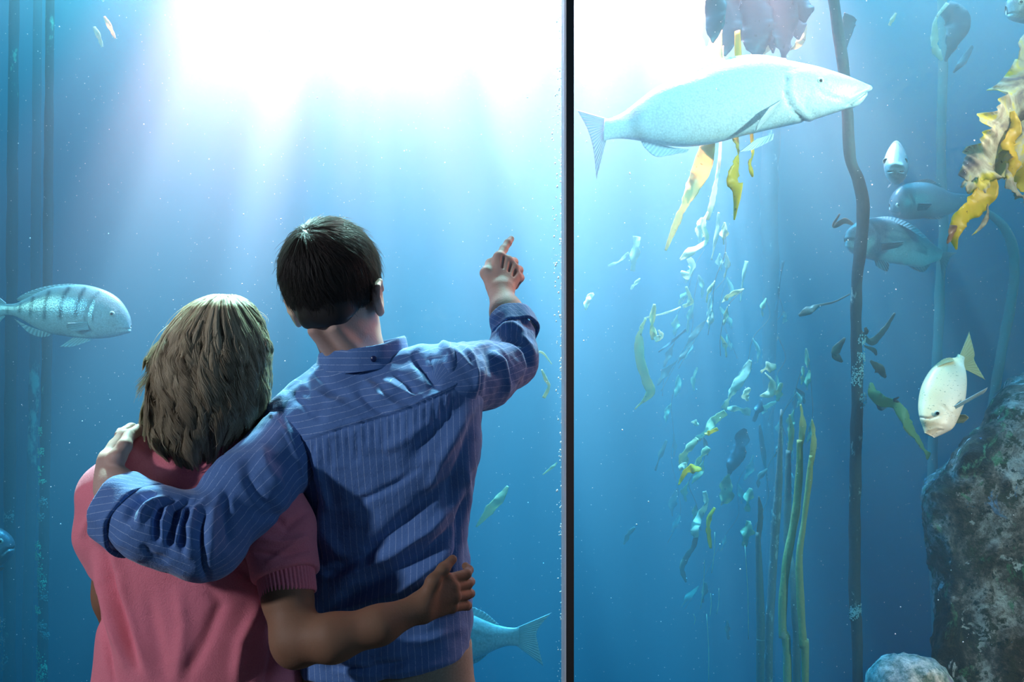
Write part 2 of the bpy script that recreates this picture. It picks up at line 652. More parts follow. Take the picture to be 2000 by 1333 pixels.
def strands(name, paths, r0, r1, material, parent):
    """Hair strands as one curves object; paths (n, k, 3)."""
    n, k, _ = paths.shape
    hc = bpy.data.hair_curves.new(name)
    hc.add_curves([k] * n)
    hc.points.foreach_set('position', paths.reshape(-1).astype(np.float32))
    rad = hc.attributes.get('radius') or hc.attributes.new('radius', 'FLOAT', 'POINT')
    t = np.linspace(0, 1, k)
    rr = np.tile(r0 + (r1 - r0) * t ** 1.5, n)
    rad.data.foreach_set('value', rr.astype(np.float32))
    hc.materials.append(material)
    o = bpy.data.objects.new(name, hc)
    COL.objects.link(o)
    keep_world(o, parent)
    return o


def crop(ox, oy, s, pts):
    return [(ox + x / s, oy + y / s) for x, y in pts]


def frame_of(yaw, tilt, pitch):
    """Columns are the head's right, forward and up directions."""
    return np.array((Matrix.Rotation(tilt, 3, 'Y') @ Matrix.Rotation(-yaw, 3, 'Z') @ Matrix.Rotation(pitch, 3, 'X')))


def head_field(Q, w=1.0, ear=0.0):
    """Head in its own frame: x right, y forward, z up, about 23 cm tall."""
    d = ball(Q, (0, -0.012, 0.026), (0.076 * w, 0.097, 0.090))
    d = smin(d, ball(Q, (0, 0.030, -0.030), (0.062 * w, 0.062, 0.078)), 0.03)
    d = smin(d, ball(Q, (0, 0.052, -0.090), (0.036 * w, 0.034, 0.028)), 0.03)
    for s in (-1, 1):
        d = smin(d, cone(Q, (s * 0.058 * w, 0.0, -0.055), (s * 0.02, 0.06, -0.098), 0.016, 0.014), 0.02)   # jaw line
        d = smin(d, ball(Q, (s * 0.040 * w, 0.066, -0.030), (0.020, 0.018, 0.018)), 0.02)                  # cheek
        d = smax(d, -ball(Q, (s * 0.031, 0.099, 0.003), (0.017, 0.016, 0.012)), 0.012)                     # eye socket
        d = smin(d, cone(Q, (s * 0.014, 0.090, 0.020), (s * 0.046, 0.078, 0.018), 0.009, 0.007), 0.012)    # brow
    d = smin(d, chain(Q, [(0, 0.090, 0.006), (0, 0.106, -0.018), (0, 0.114, -0.034)], [0.008, 0.010, 0.012], 0.008), 0.008)
    for s in (-1, 1):
        d = smin(d, ball(Q, (s * 0.012, 0.100, -0.038), (0.009, 0.010, 0.008)), 0.006)
    d = smin(d, cone(Q, (-0.018, 0.090, -0.061), (0.018, 0.090, -0.061), 0.006, 0.006), 0.007)
    d = smin(d, cone(Q, (-0.014, 0.089, -0.073), (0.014, 0.089, -0.073), 0.007, 0.007), 0.006)
    d = smax(d, -cone(Q, (-0.022, 0.099, -0.067), (0.022, 0.099, -0.067), 0.002, 0.002), 0.003)
    for s in (-1, 1):                                                                                       # ears
        E = Q + np.array([0, 0, ear], np.float32)
        e = ball(E, (s * 0.083 * w, -0.008, -0.012), (0.008, 0.019, 0.033))
        e = smin(e, chain(E, [(s * 0.087 * w, 0.010, 0.004), (s * 0.091 * w, -0.004, 0.020), (s * 0.093 * w, -0.022, 0.010),
                              (s * 0.090 * w, -0.020, -0.012), (s * 0.085 * w, -0.006, -0.036)], [0.004, 0.0045, 0.005, 0.0045, 0.006], 0.004), 0.005)
        e = smax(e, -ball(E, (s * 0.094 * w, -0.008, -0.004), (0.006, 0.009, 0.014)), 0.004)
        d = smin(d, e, 0.008)
    return d


def keyed(sculpts):
    """Join finely sculpted regions of one body into one mesh."""
    V, Q, o = [], [], 0
    for v, q in sculpts:
        V.append(v); Q.append(q + o); o += len(v)
    return np.concatenate(V), np.concatenate(Q)


# ================================================================ the man
man = empty('person', (-0.29, 1.88, 0.0))
tag(man, 'person in a blue pinstriped shirt with rolled sleeves, pointing upwards with one raised arm', 'person')

M_HEAD = np.array(W(655, 556, 1.87))
M_R = frame_of(math.radians(17), math.radians(-7), math.radians(4))
M_NECK = np.array(W(700, 722, 1.89))


def man_head(P):
    Q = (P - M_HEAD.astype(np.float32)) @ M_R.astype(np.float32)
    d = head_field(Q, 1.02, 0.026)
    nk = chain(P, [M_HEAD + M_R @ np.array([0, -0.02, -0.05]), np.array(W(684, 668, 1.885)), M_NECK], [0.058, 0.055, 0.062], 0.02)
    d = smin(d, nk, 0.022)
    for s in (-1, 1):                                   # tendons at the nape
        d = smin(d, cone(P, M_HEAD + M_R @ np.array([s * 0.022, -0.072, -0.08]), np.array(W(695 + s * 22, 716, 1.845)), 0.010, 0.014), 0.02)
    return d


sculpts = [surface_net(man_head, W(540, 775, 1.87) - Vector((0, .17, 0)), W(800, 430, 1.87) + Vector((0, .17, .03)), 0.0026)]

# raised forearm and pointing hand
A_W = W(977, 572, 2.235)
def man_right_hand(P):
    d = chain(P, [W(1004, 660, 2.13), W(990, 612, 2.19), A_W], [0.040, 0.0345, 0.0265], 0.02)
    mcp = [W(975, 503, 2.285), W(992, 511, 2.288), W(1004, 525, 2.283), W(1009, 541, 2.275)]
    wr = [W(968, 560, 2.245), W(976, 562, 2.245), W(984, 563, 2.245), W(990, 563, 2.245)]
    palm = None
    for i in range(4):
        e = cone(P, wr[i], mcp[i], 0.017, [0.0135, 0.0135, 0.0125, 0.0115][i])
        palm = e if palm is None else smin(palm, e, 0.014)
    palm = smin(palm, ball(P, W(984, 536, 2.30), (0.032, 0.020, 0.032)), 0.015)
    d = smin(d, palm, 0.018)
    for i in range(4):
        d = smin(d, ball(P, mcp[i], 0.0128 - 0.0008 * i), 0.004)
    # index finger stretched out
    d = smin(d, chain(P, [mcp[0], W(984, 487, 2.315), W(992, 475, 2.335), W(998.5, 467, 2.352)], [0.0108, 0.0094, 0.0086, 0.0072], 0.005), 0.006)
    # the other fingers fold into the palm
    for i, c in ((1, (1003, 512)), (2, (1013, 528)), (3, (1015, 543))):
        a = Vector(mcp[i]); b = W(c[0], c[1], 2.318); e = W(c[0] - 10, c[1] + 15, 2.336); f = W(c[0] - 18, c[1] + 16, 2.312)
        d = smin(d, chain(P, [a, b, e, f], [0.0115, 0.0105, 0.0092, 0.0080], 0.004), 0.004)
    # thumb at the side of the palm, folded forward
    d = smin(d, chain(P, [W(961, 556, 2.25), W(950, 534, 2.262), W(958, 515, 2.292), W(972, 508, 2.318)], [0.0155, 0.0135, 0.0105, 0.0085], 0.008), 0.010)
    for i in range(1, 4):                               # hollows between the knuckles
        a = (Vector(mcp[i - 1]) + Vector(mcp[i])) / 2 + Vector((0, -0.012, 0.002))
        d = smax(d, -cone(P, a, a + (Vector(wr[i]) - a) * 0.35 + Vector((0, -0.006, 0)), 0.0022, 0.0012), 0.009)
    return d
sculpts.append(surface_net(man_right_hand, W(925, 460, 2.2) - Vector((0, .12, .26)), W(1045, 440, 2.4) + Vector((.02, .0, .0)), 0.0016))

# left forearm and the hand that holds the woman's shoulder
def man_left_hand(P):
    d = chain(P, [W(300, 1010, 1.64), W(232, 962, 1.665), W(203, 918, 1.69)], [0.044, 0.036, 0.0275], 0.02, flat=((0.5, 1, 0.3), 1.12))
    mcp = [W(243, 856, 1.745), W(228, 853, 1.765), W(212, 857, 1.785), W(198, 868, 1.80)]
    wr = [W(207, 905, 1.70), W(203, 905, 1.71), W(199, 905, 1.72), W(196, 908, 1.73)]
    palm = None
    for i in range(4):
        e = cone(P, wr[i], mcp[i], 0.018, [0.0150, 0.0145, 0.0135, 0.0125][i])
        palm = e if palm is None else smin(palm, e, 0.014)
    d = smin(d, palm, 0.018)
    for i in range(4):
        d = smin(d, ball(P, mcp[i], 0.0142 - 0.0007 * i), 0.005)
        m0 = Vector(mcp[i])
        # fingers reach forward over the shoulder and bend down in front of it
        d = smin(d, chain(P, [m0, m0 + Vector((0.012, 0.036, 0.010)), m0 + Vector((0.016, 0.062, -0.006)), m0 + Vector((0.016, 0.072, -0.028))],
                          [0.0118, 0.0105, 0.0095, 0.0080], 0.005), 0.006)
    # thumb lies along the back of the shoulder
    d = smin(d, chain(P, [W(212, 903, 1.69), W(230, 893, 1.672), W(243, 872, 1.682), W(252, 850, 1.71)], [0.0160, 0.0135, 0.0115, 0.0095], 0.008), 0.010)
    for i in range(1, 4):
        a = (Vector(mcp[i - 1]) + Vector(mcp[i])) / 2 + Vector((-0.004, -0.012, 0.004))
        d = smax(d, -cone(P, a, a + (Vector(wr[i]) - a) * 0.4 + Vector((0, -0.006, 0)), 0.0022, 0.0012), 0.009)
    return d
sculpts.append(surface_net(man_left_hand, (W(150, 1060, 1.6).x, 1.56, W(1, 1060, 1.6).z), (W(345, 800, 1.6).x, 1.92, W(1, 800, 1.6).z), 0.0018))


# trunk, arms under the sleeves and legs
def man_trunk(P):
    zs = [0.86, 0.95, 1.05, 1.2, 1.36, 1.46]
    d = loft(P, zs, [-.235] * 2 + [-.24] * 4, [1.885] * 6, [.135, .13, .12, .125, .13, .07], [.085, .085, .08, .08, .08, .05])
    d = smin(d, cone(P, W(690, 735, 1.89), M_NECK, 0.06, 0.055), 0.04)
    for s, hx in ((-1, -0.33), (1, -0.15)):
        d = smin(d, chain(P, [(hx, 1.885, 0.90), (hx + s * 0.01, 1.89, 0.50), (hx + s * 0.02, 1.875, 0.09)], [0.085, 0.055, 0.038], 0.03), 0.03)
        d = smin(d, cone(P, (hx + s * 0.02, 1.865, 0.05), (hx + s * 0.04, 2.02, 0.035), 0.035, 0.03), 0.02)
    return d
sculpts.append(surface_net(man_trunk, (-0.55, 1.70, 0.0), (0.10, 2.12, 1.62), 0.011))

bv, bq = keyed(sculpts)
man_body = keep_world(link_mesh('body', bv, bq, m_skin), man)

for s in (-1, 1):
    v, f = arc_tube([(0, -0.006, 0), (0, 0, 0), (0, 0.006, 0)], [0.009, 0.0118, 0.009], 12, sub=4)
    c = M_HEAD + M_R @ np.array([s * 0.031, 0.079, 0.003])
    keep_world(link_mesh('eye', [c + M_R @ np.array(p) for p in v], f, m_eye), man)

# ---- trousers and shoes
def man_trousers(P):
    d = loft(P, [0.78, 0.9, 1.0, 1.03], [-.235] * 4, [1.885] * 4, [.175, .168, .160, .158], [.125, .12, .112, .11])
    for s, hx in ((-1, -0.33), (1, -0.15)):
        d = smin(d, chain(P, [(hx, 1.885, 0.86), (hx + s * 0.01, 1.89, 0.48), (hx + s * 0.02, 1.88, 0.06)], [0.100, 0.078, 0.066], 0.03), 0.03)
    return smax(d, 0.05 - P[:, 2], 0.004) + 0.002 * waves(P, 5, 26, stretch=(1, 1, .6))
v, q = surface_net(man_trousers, (-0.55, 1.70, 0.02), (0.10, 2.10, 1.05), 0.008)
man_trousers_o = keep_world(link_mesh('trousers', v, q, m_khaki), man)
for s, hx in ((-1, -0.33), (1, -0.15)):
    def shoe(P, s=s, hx=hx):
        d = chain(P, [(hx + s * .02, 1.85, 0.052), (hx + s * .03, 1.95, 0.05), (hx + s * .045, 2.07, 0.042)], [0.043, 0.045, 0.041], 0.03)
        return smax(d, 0.004 - P[:, 2], 0.004)
    v, q = surface_net(shoe, (hx - .12, 1.76, -0.01), (hx + .14, 2.16, 0.13), 0.006)
    keep_world(link_mesh('shoe', v, q, m_shoe), man)

# ---- shirt body
def cols(rows, Y):
    """Rows of (py, left px, right px, mid y, half depth) to loft stations, low to high."""
    rows = sorted(rows, key=lambda r: -r[0])
    zs = [W(0, r[0], Y).z for r in rows]
    x0 = [W(r[1], 0, Y).x for r in rows]; x1 = [W(r[2], 0, Y).x for r in rows]
    return (np.array(zs), (np.array(x0) + np.array(x1)) / 2, np.array([r[3] for r in rows]),
            (np.array(x1) - np.array(x0)) / 2, np.array([r[4] for r in rows]))


SH = cols([(1345, 584, 906, 1.885, .130), (1310, 583, 909, 1.885, .131), (1250, 584, 919, 1.882, .128), (1180, 588, 923, 1.88, .122),
           (1120, 592, 918, 1.88, .116), (1060, 594, 912, 1.88, .112), (1000, 594, 917, 1.878, .114), (940, 586, 926, 1.875, .120),
           (880, 572, 930, 1.872, .124), (820, 556, 929, 1.87, .120), (775, 570, 915, 1.872, .105), (735, 610, 862, 1.88, .080),
           (705, 645, 790, 1.885, .062)], 1.87)


def fine_loft(P, st, power):
    z = np.linspace(st[0][0], st[0][-1], 90)
    return loft(P, z, *[smooth_interp(z, st[0], s) for s in st[1:]], power=power)


def shirt_field(P):
    d = fine_loft(P, SH, 2.35)
    d = smin(d, cone(P, W(672, 742, 1.88), W(578, 832, 1.865), 0.050, 0.062), 0.045)
    d = smin(d, cone(P, W(760, 738, 1.885), W(876, 742, 1.87), 0.050, 0.068), 0.045)
    d = smin(d, ball(P, W(655, 860, 1.84), (0.075, 0.075, 0.10)), 0.05)     # shoulder blades
    d = smin(d, ball(P, W(835, 845, 1.84), (0.080, 0.075, 0.10)), 0.05)
    # the hem: curved, a little higher on the right
    hem = P[:, 2] - (W(0, 1322, 1.8).z + 0.10 * (P[:, 0] + 0.28) + 0.25 * np.maximum(0, P[:, 0] + 0.15) ** 1.2)
    return smax(d, -hem, 0.004)


v, q = surface_net(shirt_field, (-0.48, 1.70, 0.93), (0.0, 2.04, 1.62), 0.0036)
v = relax(v, q, 2)
n = normals(v, q)
C3 = lambda *p: crop(480, 950, 3.48, p)
C1 = lambda *p: crop(500, 400, 2.667, p)
back_folds = [
    (C3((1420, -60), (1200, 150), (1000, 320), (800, 480), (520, 590)), 15, -11),
    (C3((1490, 60), (1240, 300), (1000, 460), (760, 570), (560, 640)), 10, 8),
    (C3((1500, 150), (1380, 330), (1200, 480), (900, 640), (560, 830)), 12, -11),
    (C3((1440, 400), (1280, 540), (1020, 730), (620, 850)), 9, 8),
    (C3((1525, 20), (1470, 260), (1440, 400), (1370, 620)), 6, -9),
    (C3((1500, -150), (1545, 200), (1530, 420), (1500, 640)), 6, 5),
    (C3((1380, 560), (1180, 720), (980, 860), (700, 960)), 12, -6),
    (C3((520, 1180), (780, 1200), (980, 1150), (1260, 1040), (1460, 960)), 9, 6),
    (C3((560, 1225), (800, 1245), (1000, 1215), (1180, 1170)), 6, -6),
    (C3((620, 1260), (900, 1290), (1180, 1240), (1440, 1180)), 7, 4),
    (C3((600, 160), (760, 110), (1000, 0), (1180, -120)), 6, -4),
    (C3((470, 120), (520, 330), (640, 480)), 14, 5),
    (C3((420, 200), (470, 420), (520, 560)), 8, -7),
    (C3((500, 600), (620, 590), (780, 540)), 6, -5),
    (C1((560, 905), (640, 1000), (740, 1052), (810, 1060)), 8, 5),
    (C1((520, 960), (600, 1050), (700, 1100)), 7, -4),
    (C1((640, 900), (720, 960), (800, 985), (860, 990)), 7, 4.5),
    (C1((720, 880), (800, 940), (840, 1000)), 6, -4.5),
    (C1((830, 750), (900, 720), (965, 712), (1010, 780), (1015, 880)), 8, 8),
    (C1((815, 775), (870, 850), (930, 915), (930, 960)), 9, -10),
    (C1((900, 790), (950, 850), (1000, 870)), 6, -5),
    (C1((270, 850), (380, 950), (500, 1010)), 9, -4.5),
    (C1((230, 930), (330, 990), (450, 1060), (560, 1110)), 8, 4),
    (C1((160, 960), (260, 1060), (360, 1130)), 8, -4),
    (C1((1090, 990), (1000, 1100), (880, 1230), (780, 1400)), 18, -8),
    (C1((1140, 1040), (1060, 1160), (960, 1330), (900, 1500)), 10, 7),
    (C1((1150, 1100), (1100, 1240), (1040, 1420), (1000, 1600)), 12, -8),
    (C1((980, 1090), (800, 1210), (640, 1290)), 10, 4),
    (C1((300, 1300), (330, 1420), (380, 1600)), 9, 5),
    (C1((260, 1290), (280, 1440), (320, 1640)), 7, -6),
]
for i, x in enumerate(range(612, 900, 17)):               # gathers below the yoke seam
    ys = float(np.interp(x, [579, 665, 785, 886, 931], [869, 839, 805, 760, 734]))
    back_folds.append(([(x, ys + 4), (x + 3 - i * 0.4, ys + 45 + 18 * (i % 3))], 3.6, -1.3))
    back_folds.append(([(x + 8, ys + 5), (x + 10 - i * 0.4, ys + 30 + 22 * (i % 3))], 3.6, 1.0))
YOKE = C1((120, 1140), (210, 1250), (440, 1170), (760, 1080), (1030, 960), (1150, 890))
yseam = YOKE[1:]
back_folds += [(yseam, 2.2, -3.2), ([(x, y - 5) for x, y in yseam], 3.5, 2.2)]
v = folds(v, n, back_folds)
n = normals(v, q)
v = v + n * (0.0022 * waves(v, 3, 45) + 0.0012 * waves(v, 4, 110))[:, None]
v = relax(v, q, 1, 0.3)
shirt = keep_world(link_mesh('shirt', v, q, m_shirt), man)
px = 1000 + v[:, 0] / v[:, 1] * FPX; py = 666.5 - (v[:, 2] - CAMZ) / v[:, 1] * FPX
ylim = np.interp(px, [500, 579, 665, 785, 886, 931], [900, 869, 839, 805, 760, 734])
vattr(shirt, 'stripe', v[:, 0] + 0.06 * (v[:, 2] - 1.2) + 0.9)
vattr(shirt, 'stripe_yoke', v[:, 2] - 0.28 * v[:, 0] - 0.25 * (v[:, 1] - 1.8) + 1)
vattr(shirt, 'yoke', np.where(v[:, 1] < 1.93, (ylim - py) * 0.01, -1))


def sleeve(name, joints, radii, h, strokes, seed, k=0.03, ridge=0.0022, clip_=None, axis_hint=(0, 0, 1)):
    J = [np.array(j) for j in joints]
    lo = np.min(J, axis=0) - max(radii) - 0.02; hi = np.max(J, axis=0) + max(radii) + 0.02
    def f(P):
        d = chain(P, J, radii, k)
        if clip_ is not None:
            d = smax(d, clip_(P), 0.004)
        return d
    v, q = surface_net(f, lo, hi, h)
    v = relax(v, q, 2)
    n = normals(v, q)
    v = folds(v, n, strokes)
    n = normals(v, q)
    v = v + n * (ridge * waves(v, seed, 55) + 0.001 * waves(v, seed + 1, 130))[:, None]
    # stripes run along the arm: the angle about the arm's axis gives their place
    best = np.full(len(v), 1e9); s = np.zeros(len(v))
    ref = None
    for i in range(len(J) - 1):
        ab = J[i + 1] - J[i]; L = np.linalg.norm(ab); u = ab / L
        t = np.clip((v - J[i]) @ ab / L**2, 0, 1)
        r = v - J[i] - t[:, None] * ab
        d = np.linalg.norm(r, axis=1)
        e1 = np.array(axis_hint, float) if ref is None else ref
        e1 = e1 - u * (e1 @ u); e1 /= np.linalg.norm(e1); ref = e1
        e2 = np.cross(u, e1)
        ang = np.arctan2(r @ e2, -(r @ e1))
        m = d < best
        best[m] = d[m]; s[m] = ang[m]
    o = keep_world(link_mesh(name, v, q, m_shirt), man)
    o.parent = shirt
    o.matrix_parent_inverse = Matrix.Identity(4)
    vattr(o, 'stripe', s * 0.055 + 0.6)
    return o


C4 = lambda *p: crop(860, 430, 3.33, p)
C5 = lambda *p: crop(150, 800, 4.444, p)
right_folds = [
    (C4((10, 790), (90, 850), (170, 930), (240, 1010)), 7, 5), (C4((60, 800), (150, 820), (215, 900), (240, 1000), (235, 1120)), 6, 6),
    (C4((240, 830), (270, 950), (270, 1080), (250, 1220)), 7, -5),
    (C4((300, 820), (345, 950), (330, 1080), (270, 1230)), 9, -8), (C4((320, 845), (395, 930), (430, 1050), (440, 1130)), 6, 8),
    (C4((380, 850), (450, 920), (480, 1000), (480, 1080)), 7, -7), (C4((430, 800), (510, 880), (530, 960), (500, 1060)), 6, 7),
    (C4((480, 790), (560, 870), (590, 950), (560, 1010)), 6, -6), (C4((520, 740), (590, 820), (615, 890)), 6, 5),
    (C4((330, 790), (400, 760), (480, 770), (560, 810)), 6, -8), (C4((340, 760), (400, 700), (470, 690), (570, 740)), 6, 7),
    (C4((345, 735), (420, 655), (520, 640), (600, 700)), 5, -6), (C4((380, 680), (450, 640), (540, 650)), 5, 4),
    (C4((200, 830), (280, 815), (340, 800)), 6, 4),
]
left_folds = [
    (C5((700, 740), (560, 770), (470, 860), (430, 980)), 9, -9), (C5((780, 770), (650, 790), (570, 880), (540, 1010)), 6, 7),
    (C5((860, 790), (740, 820), (700, 950), (690, 1150)), 6, -8), (C5((900, 800), (780, 860), (740, 980), (745, 1150)), 6, 6),
    (C5((1000, 790), (880, 850), (850, 960), (800, 1200)), 7, -10), (C5((1050, 780), (930, 850), (900, 980), (850, 1180)), 6, 7),
    (C5((1090, 775), (960, 860), (920, 1000), (925, 1260)), 7, -9), (C5((1130, 760), (1020, 860), (980, 1000), (985, 1300)), 8, 7),
    (C5((1120, 900), (1090, 1050), (1095, 1333), (1140, 1500)), 7, -8), (C5((1200, 850), (1160, 1050), (1160, 1300)), 10, 6),
    (C5((560, 1180), (650, 1280), (800, 1330)), 8, -4), (C5((1300, 700), (1290, 900), (1330, 1200)), 10, -6),
    (C5((1480, 420), (1500, 600), (1620, 800), (1750, 900)), 12, -6), (C5((1600, 300), (1640, 500), (1760, 700)), 12, 6),
    ([(515, 790), (560, 850), (583, 900), (600, 960)], 4, 3), ([(440, 960), (520, 1010), (580, 1010)], 12, -5),
]
def end_plane(p, toward):
    p = np.array(p, np.float32); u = np.array(Vector(toward).normalized(), np.float32)
    return lambda P: (P - p) @ u
sl_r = sleeve('sleeve', [W(884, 748, 1.868), W(938, 735, 1.97), W(1000, 704, 2.075), W(1004, 655, 2.125)], [0.072, 0.063, 0.051, 0.046], 0.0032, right_folds, 21, clip_=end_plane(W(1001, 640, 2.14), W(984, 600, 2.2) - W(1004, 665, 2.12)), axis_hint=(0, -1, 0))
sl_l = sleeve('sleeve', [W(574, 868, 1.845), W(480, 965, 1.71), W(396, 1055, 1.632), W(305, 1028, 1.618), W(255, 1008, 1.632)],
              [0.078, 0.068, 0.062, 0.059, 0.053], 0.0032, left_folds, 31, clip_=end_plane(W(262, 1008, 1.635), W(203, 960, 1.675) - W(290, 1020, 1.618)), axis_hint=(0, -1, 0))


def cuff(center, axis, ra, length, flare, squash, seed):
    """Rolled-up cuff: a doubled band of cloth standing off the arm."""
    u = np.array(axis, float); u /= np.linalg.norm(u)
    c = np.array(center)
    e1 = np.cross(u, (0, 1, 0)); e1 /= np.linalg.norm(e1); e2 = np.cross(u, e1)
    def f(P):
        R = P - c
        t = R @ u
        X = R @ e1; Y = R @ e2 * squash
        r = np.sqrt(X * X + Y * Y)
        ang = np.arctan2(Y, X)
        rad = ra + flare * np.clip(t / length, -1, 1) + 0.0022 * np.sin(3 * ang + seed) + 0.0014 * np.sin(7 * ang + seed * 2)
        half = length / 2 + 0.003 * np.sin(2 * ang + seed)
        q1 = np.abs(r - rad) - 0.0034; q2 = np.abs(t - 0.004 * np.sin(ang + seed)) - half
        d = np.sqrt(np.maximum(q1, 0)**2 + np.maximum(q2, 0)**2) + np.minimum(np.maximum(q1, q2), 0) - 0.001
        return d
    v, q = surface_net(f, c - ra - length, c + ra + length, 0.0022)
    v = relax(v, q, 1)
    n = normals(v, q)
    v = v + n * (0.0012 * waves(v, seed, 90))[:, None]
    o = keep_world(link_mesh('cuff', v, q, m_shirt), man)
    o.parent = shirt
    o.matrix_parent_inverse = Matrix.Identity(4)
    R = v - c
    vattr(o, 'stripe', R @ u * 0.5 + np.arctan2(R @ e2, R @ e1) * 0.05 + 0.7)
    return o


cuff(W(250, 1002, 1.642), Vector(W(203, 960, 1.675)) - Vector(W(290, 1020, 1.618)), 0.0615, 0.054, -0.004, 1.05, 2)
cuff(W(1003, 640, 2.145), Vector(W(984, 600, 2.2)) - Vector(W(1004, 665, 2.12)), 0.0475, 0.046, -0.003, 1.0, 5)

# collar: stand and folded leaf around the neck
cv, cf = [], []
CN = np.array(W(706, 704, 1.885)); NT = 56
prof = [(0.0, -0.020), (0.001, 0.006), (0.0025, 0.022), (0.005, 0.027), (0.0085, 0.022), (0.0115, 0.006), (0.0145, -0.010), (0.0165, -0.020), (0.0125, -0.019), (0.006, -0.004), (0.003, -0.020)]
for i in range(NT + 1):
    a = math.radians(-250 + 320 * i / NT)                # open at the throat
    ca, sa = math.cos(a), math.sin(a)
    lift = 0.010 * ca + 0.012 * max(0, ca) ** 3 + 0.010 * max(0, math.sin(a)) - 0.002
    wob = 0.0015 * math.sin(5 * a + 1) + 0.001 * math.sin(11 * a)
    for (o_, z_) in prof:
        r1 = 0.074 + o_ + wob; r2 = 0.070 + o_ + wob
        cv.append(CN + np.array([r1 * ca, r2 * sa, z_ + lift]))
m_ = len(prof)
for i in range(NT):
    for k in range(m_):
        k2 = (k + 1) % m_
        cf.append((i * m_ + k, (i + 1) * m_ + k, (i + 1) * m_ + k2, i * m_ + k2))
cf.append(tuple(range(m_))); cf.append(tuple(NT * m_ + k for k in range(m_))[::-1])
collar = keep_world(link_mesh('collar', cv, cf, m_shirt), man)
collar.parent = shirt; collar.matrix_parent_inverse = Matrix.Identity(4)
vattr(collar, 'stripe', np.array([p[2] for p in cv]) * 0.9 + 0.1)
ms = collar.modifiers.new('round', 'SUBSURF'); ms.levels = ms.render_levels = 2

m_button = simple('dark_blue_button', (0.01, 0.02, 0.09), 0.3)
bx = CN + np.array([0.034, -0.077, 0.004])
v, f = arc_tube([(0, 0, 0), (0, -0.0016, 0), (0, -0.003, 0)], [0.0056, 0.0056, 0.0045], 16, sub=1)
bt = keep_world(link_mesh('button', [bx + np.array(p) for p in v], f, m_button), man)
bt.parent = shirt; bt.matrix_parent_inverse = Matrix.Identity(4)

# ---- hair of the man
def man_cap(P):
    Q = (P - M_HEAD.astype(np.float32)) @ M_R.astype(np.float32)
    d = ball(Q, (0, -0.014, 0.024), (0.0835, 0.103, 0.0965))
    d = smin(d, cone(Q, (-0.020, -0.062, -0.055), (0.020, -0.062, -0.055), 0.024, 0.024), 0.045)
    line = np.interp(Q[:, 1], [-0.12, -0.06, -0.03, 0.0, 0.03, 0.06, 0.08], [-0.080, -0.074, -0.050, -0.008, -0.010, 0.047, 0.077])
    d = smax(d, line - Q[:, 2], 0.006)
    return d
v, q = surface_net(man_cap, M_HEAD - 0.14, M_HEAD + 0.14, 0.0026)
v = relax(v, q, 1)
n = normals(v, q)
Ql = (v - M_HEAD) @ M_R
WH = M_R.T @ np.array([-0.020, -0.078, 0.072])                   # whorl at the crown
rel = Ql - WH
th = np.arctan2(rel[:, 0], rel[:, 2]) + rel[:, 1] * 8
dist = np.linalg.norm(rel, axis=1)
v = v + n * (0.0018 * np.sin(th * 22 + 3 * waves(Ql, 8, 40)) * np.clip(dist / 0.06, 0, 1) * np.clip((Ql[:, 2] + 0.07) / 0.06, 0.1, 1) + 0.0012 * waves(Ql, 9, 90))[:, None]
m_cap, nt, b = mat('short_dark_hair')
a_ = attr(nt, 'thin')
nt.links.new(mix(nt, a_.outputs['Fac'], (0.016, 0.012, 0.010), (0.10, 0.04, 0.032)), b.inputs['Base Color'])
b.inputs['Roughness'].default_value = 0.6
man_hair = keep_world(link_mesh('hair', v, q, m_cap), man)
vattr(man_hair, 'thin', np.clip(1.25 - np.linalg.norm((Ql - (M_R.T @ np.array([-0.010, -0.092, 0.050]))) / np.array([0.030, 0.05, 0.036]), axis=1), 0, 1) ** 1.2 * 0.8)

r = np.random.default_rng(4)
NS, K = 22000, 9
z = r.uniform(-1, 1, NS * 3); a = r.uniform(0, 2 * np.pi, NS * 3)
dirs = np.stack([np.sqrt(1 - z * z) * np.cos(a), np.sqrt(1 - z * z) * np.sin(a), z], 1)
C0 = np.array([0, -0.014, 0.024]); RR = np.array([0.0835, 0.103, 0.0965])
root = C0 + dirs * RR
line = np.interp(root[:, 1], [-0.12, -0.06, -0.03, 0.0, 0.03, 0.06, 0.08], [-0.084, -0.078, -0.050, -0.004, -0.008, 0.05, 0.08])
keep = root[:, 2] > line - 0.004 + r.normal(0, .004, len(line))
thin = np.linalg.norm((root - (M_R.T @ np.array([-0.010, -0.092, 0.050]))) / np.array([0.034, 0.05, 0.040]), axis=1)
keep &= (thin > 1) | (r.uniform(size=len(root)) < 0.32)
root = root[keep][:NS]
NS = len(root)
away = root - WH
away[:, 2] -= 0.05 * np.clip(np.linalg.norm(away, axis=1) / 0.08, 0, 1)
away[:, 0] += 0.018
P_ = root.copy(); paths = np.zeros((NS, K, 3))
length = r.uniform(0.022, 0.048, NS) * np.clip(0.8 + (root[:, 2] + 0.09) * 3.5, 0.75, 1.25)
lift = r.uniform(0.0, 0.008, NS) + (r.uniform(size=NS) < 0.06) * r.uniform(0, 0.010, NS)
flow = away / np.linalg.norm(away, axis=1)[:, None] + r.normal(0, 0.16, (NS, 3))
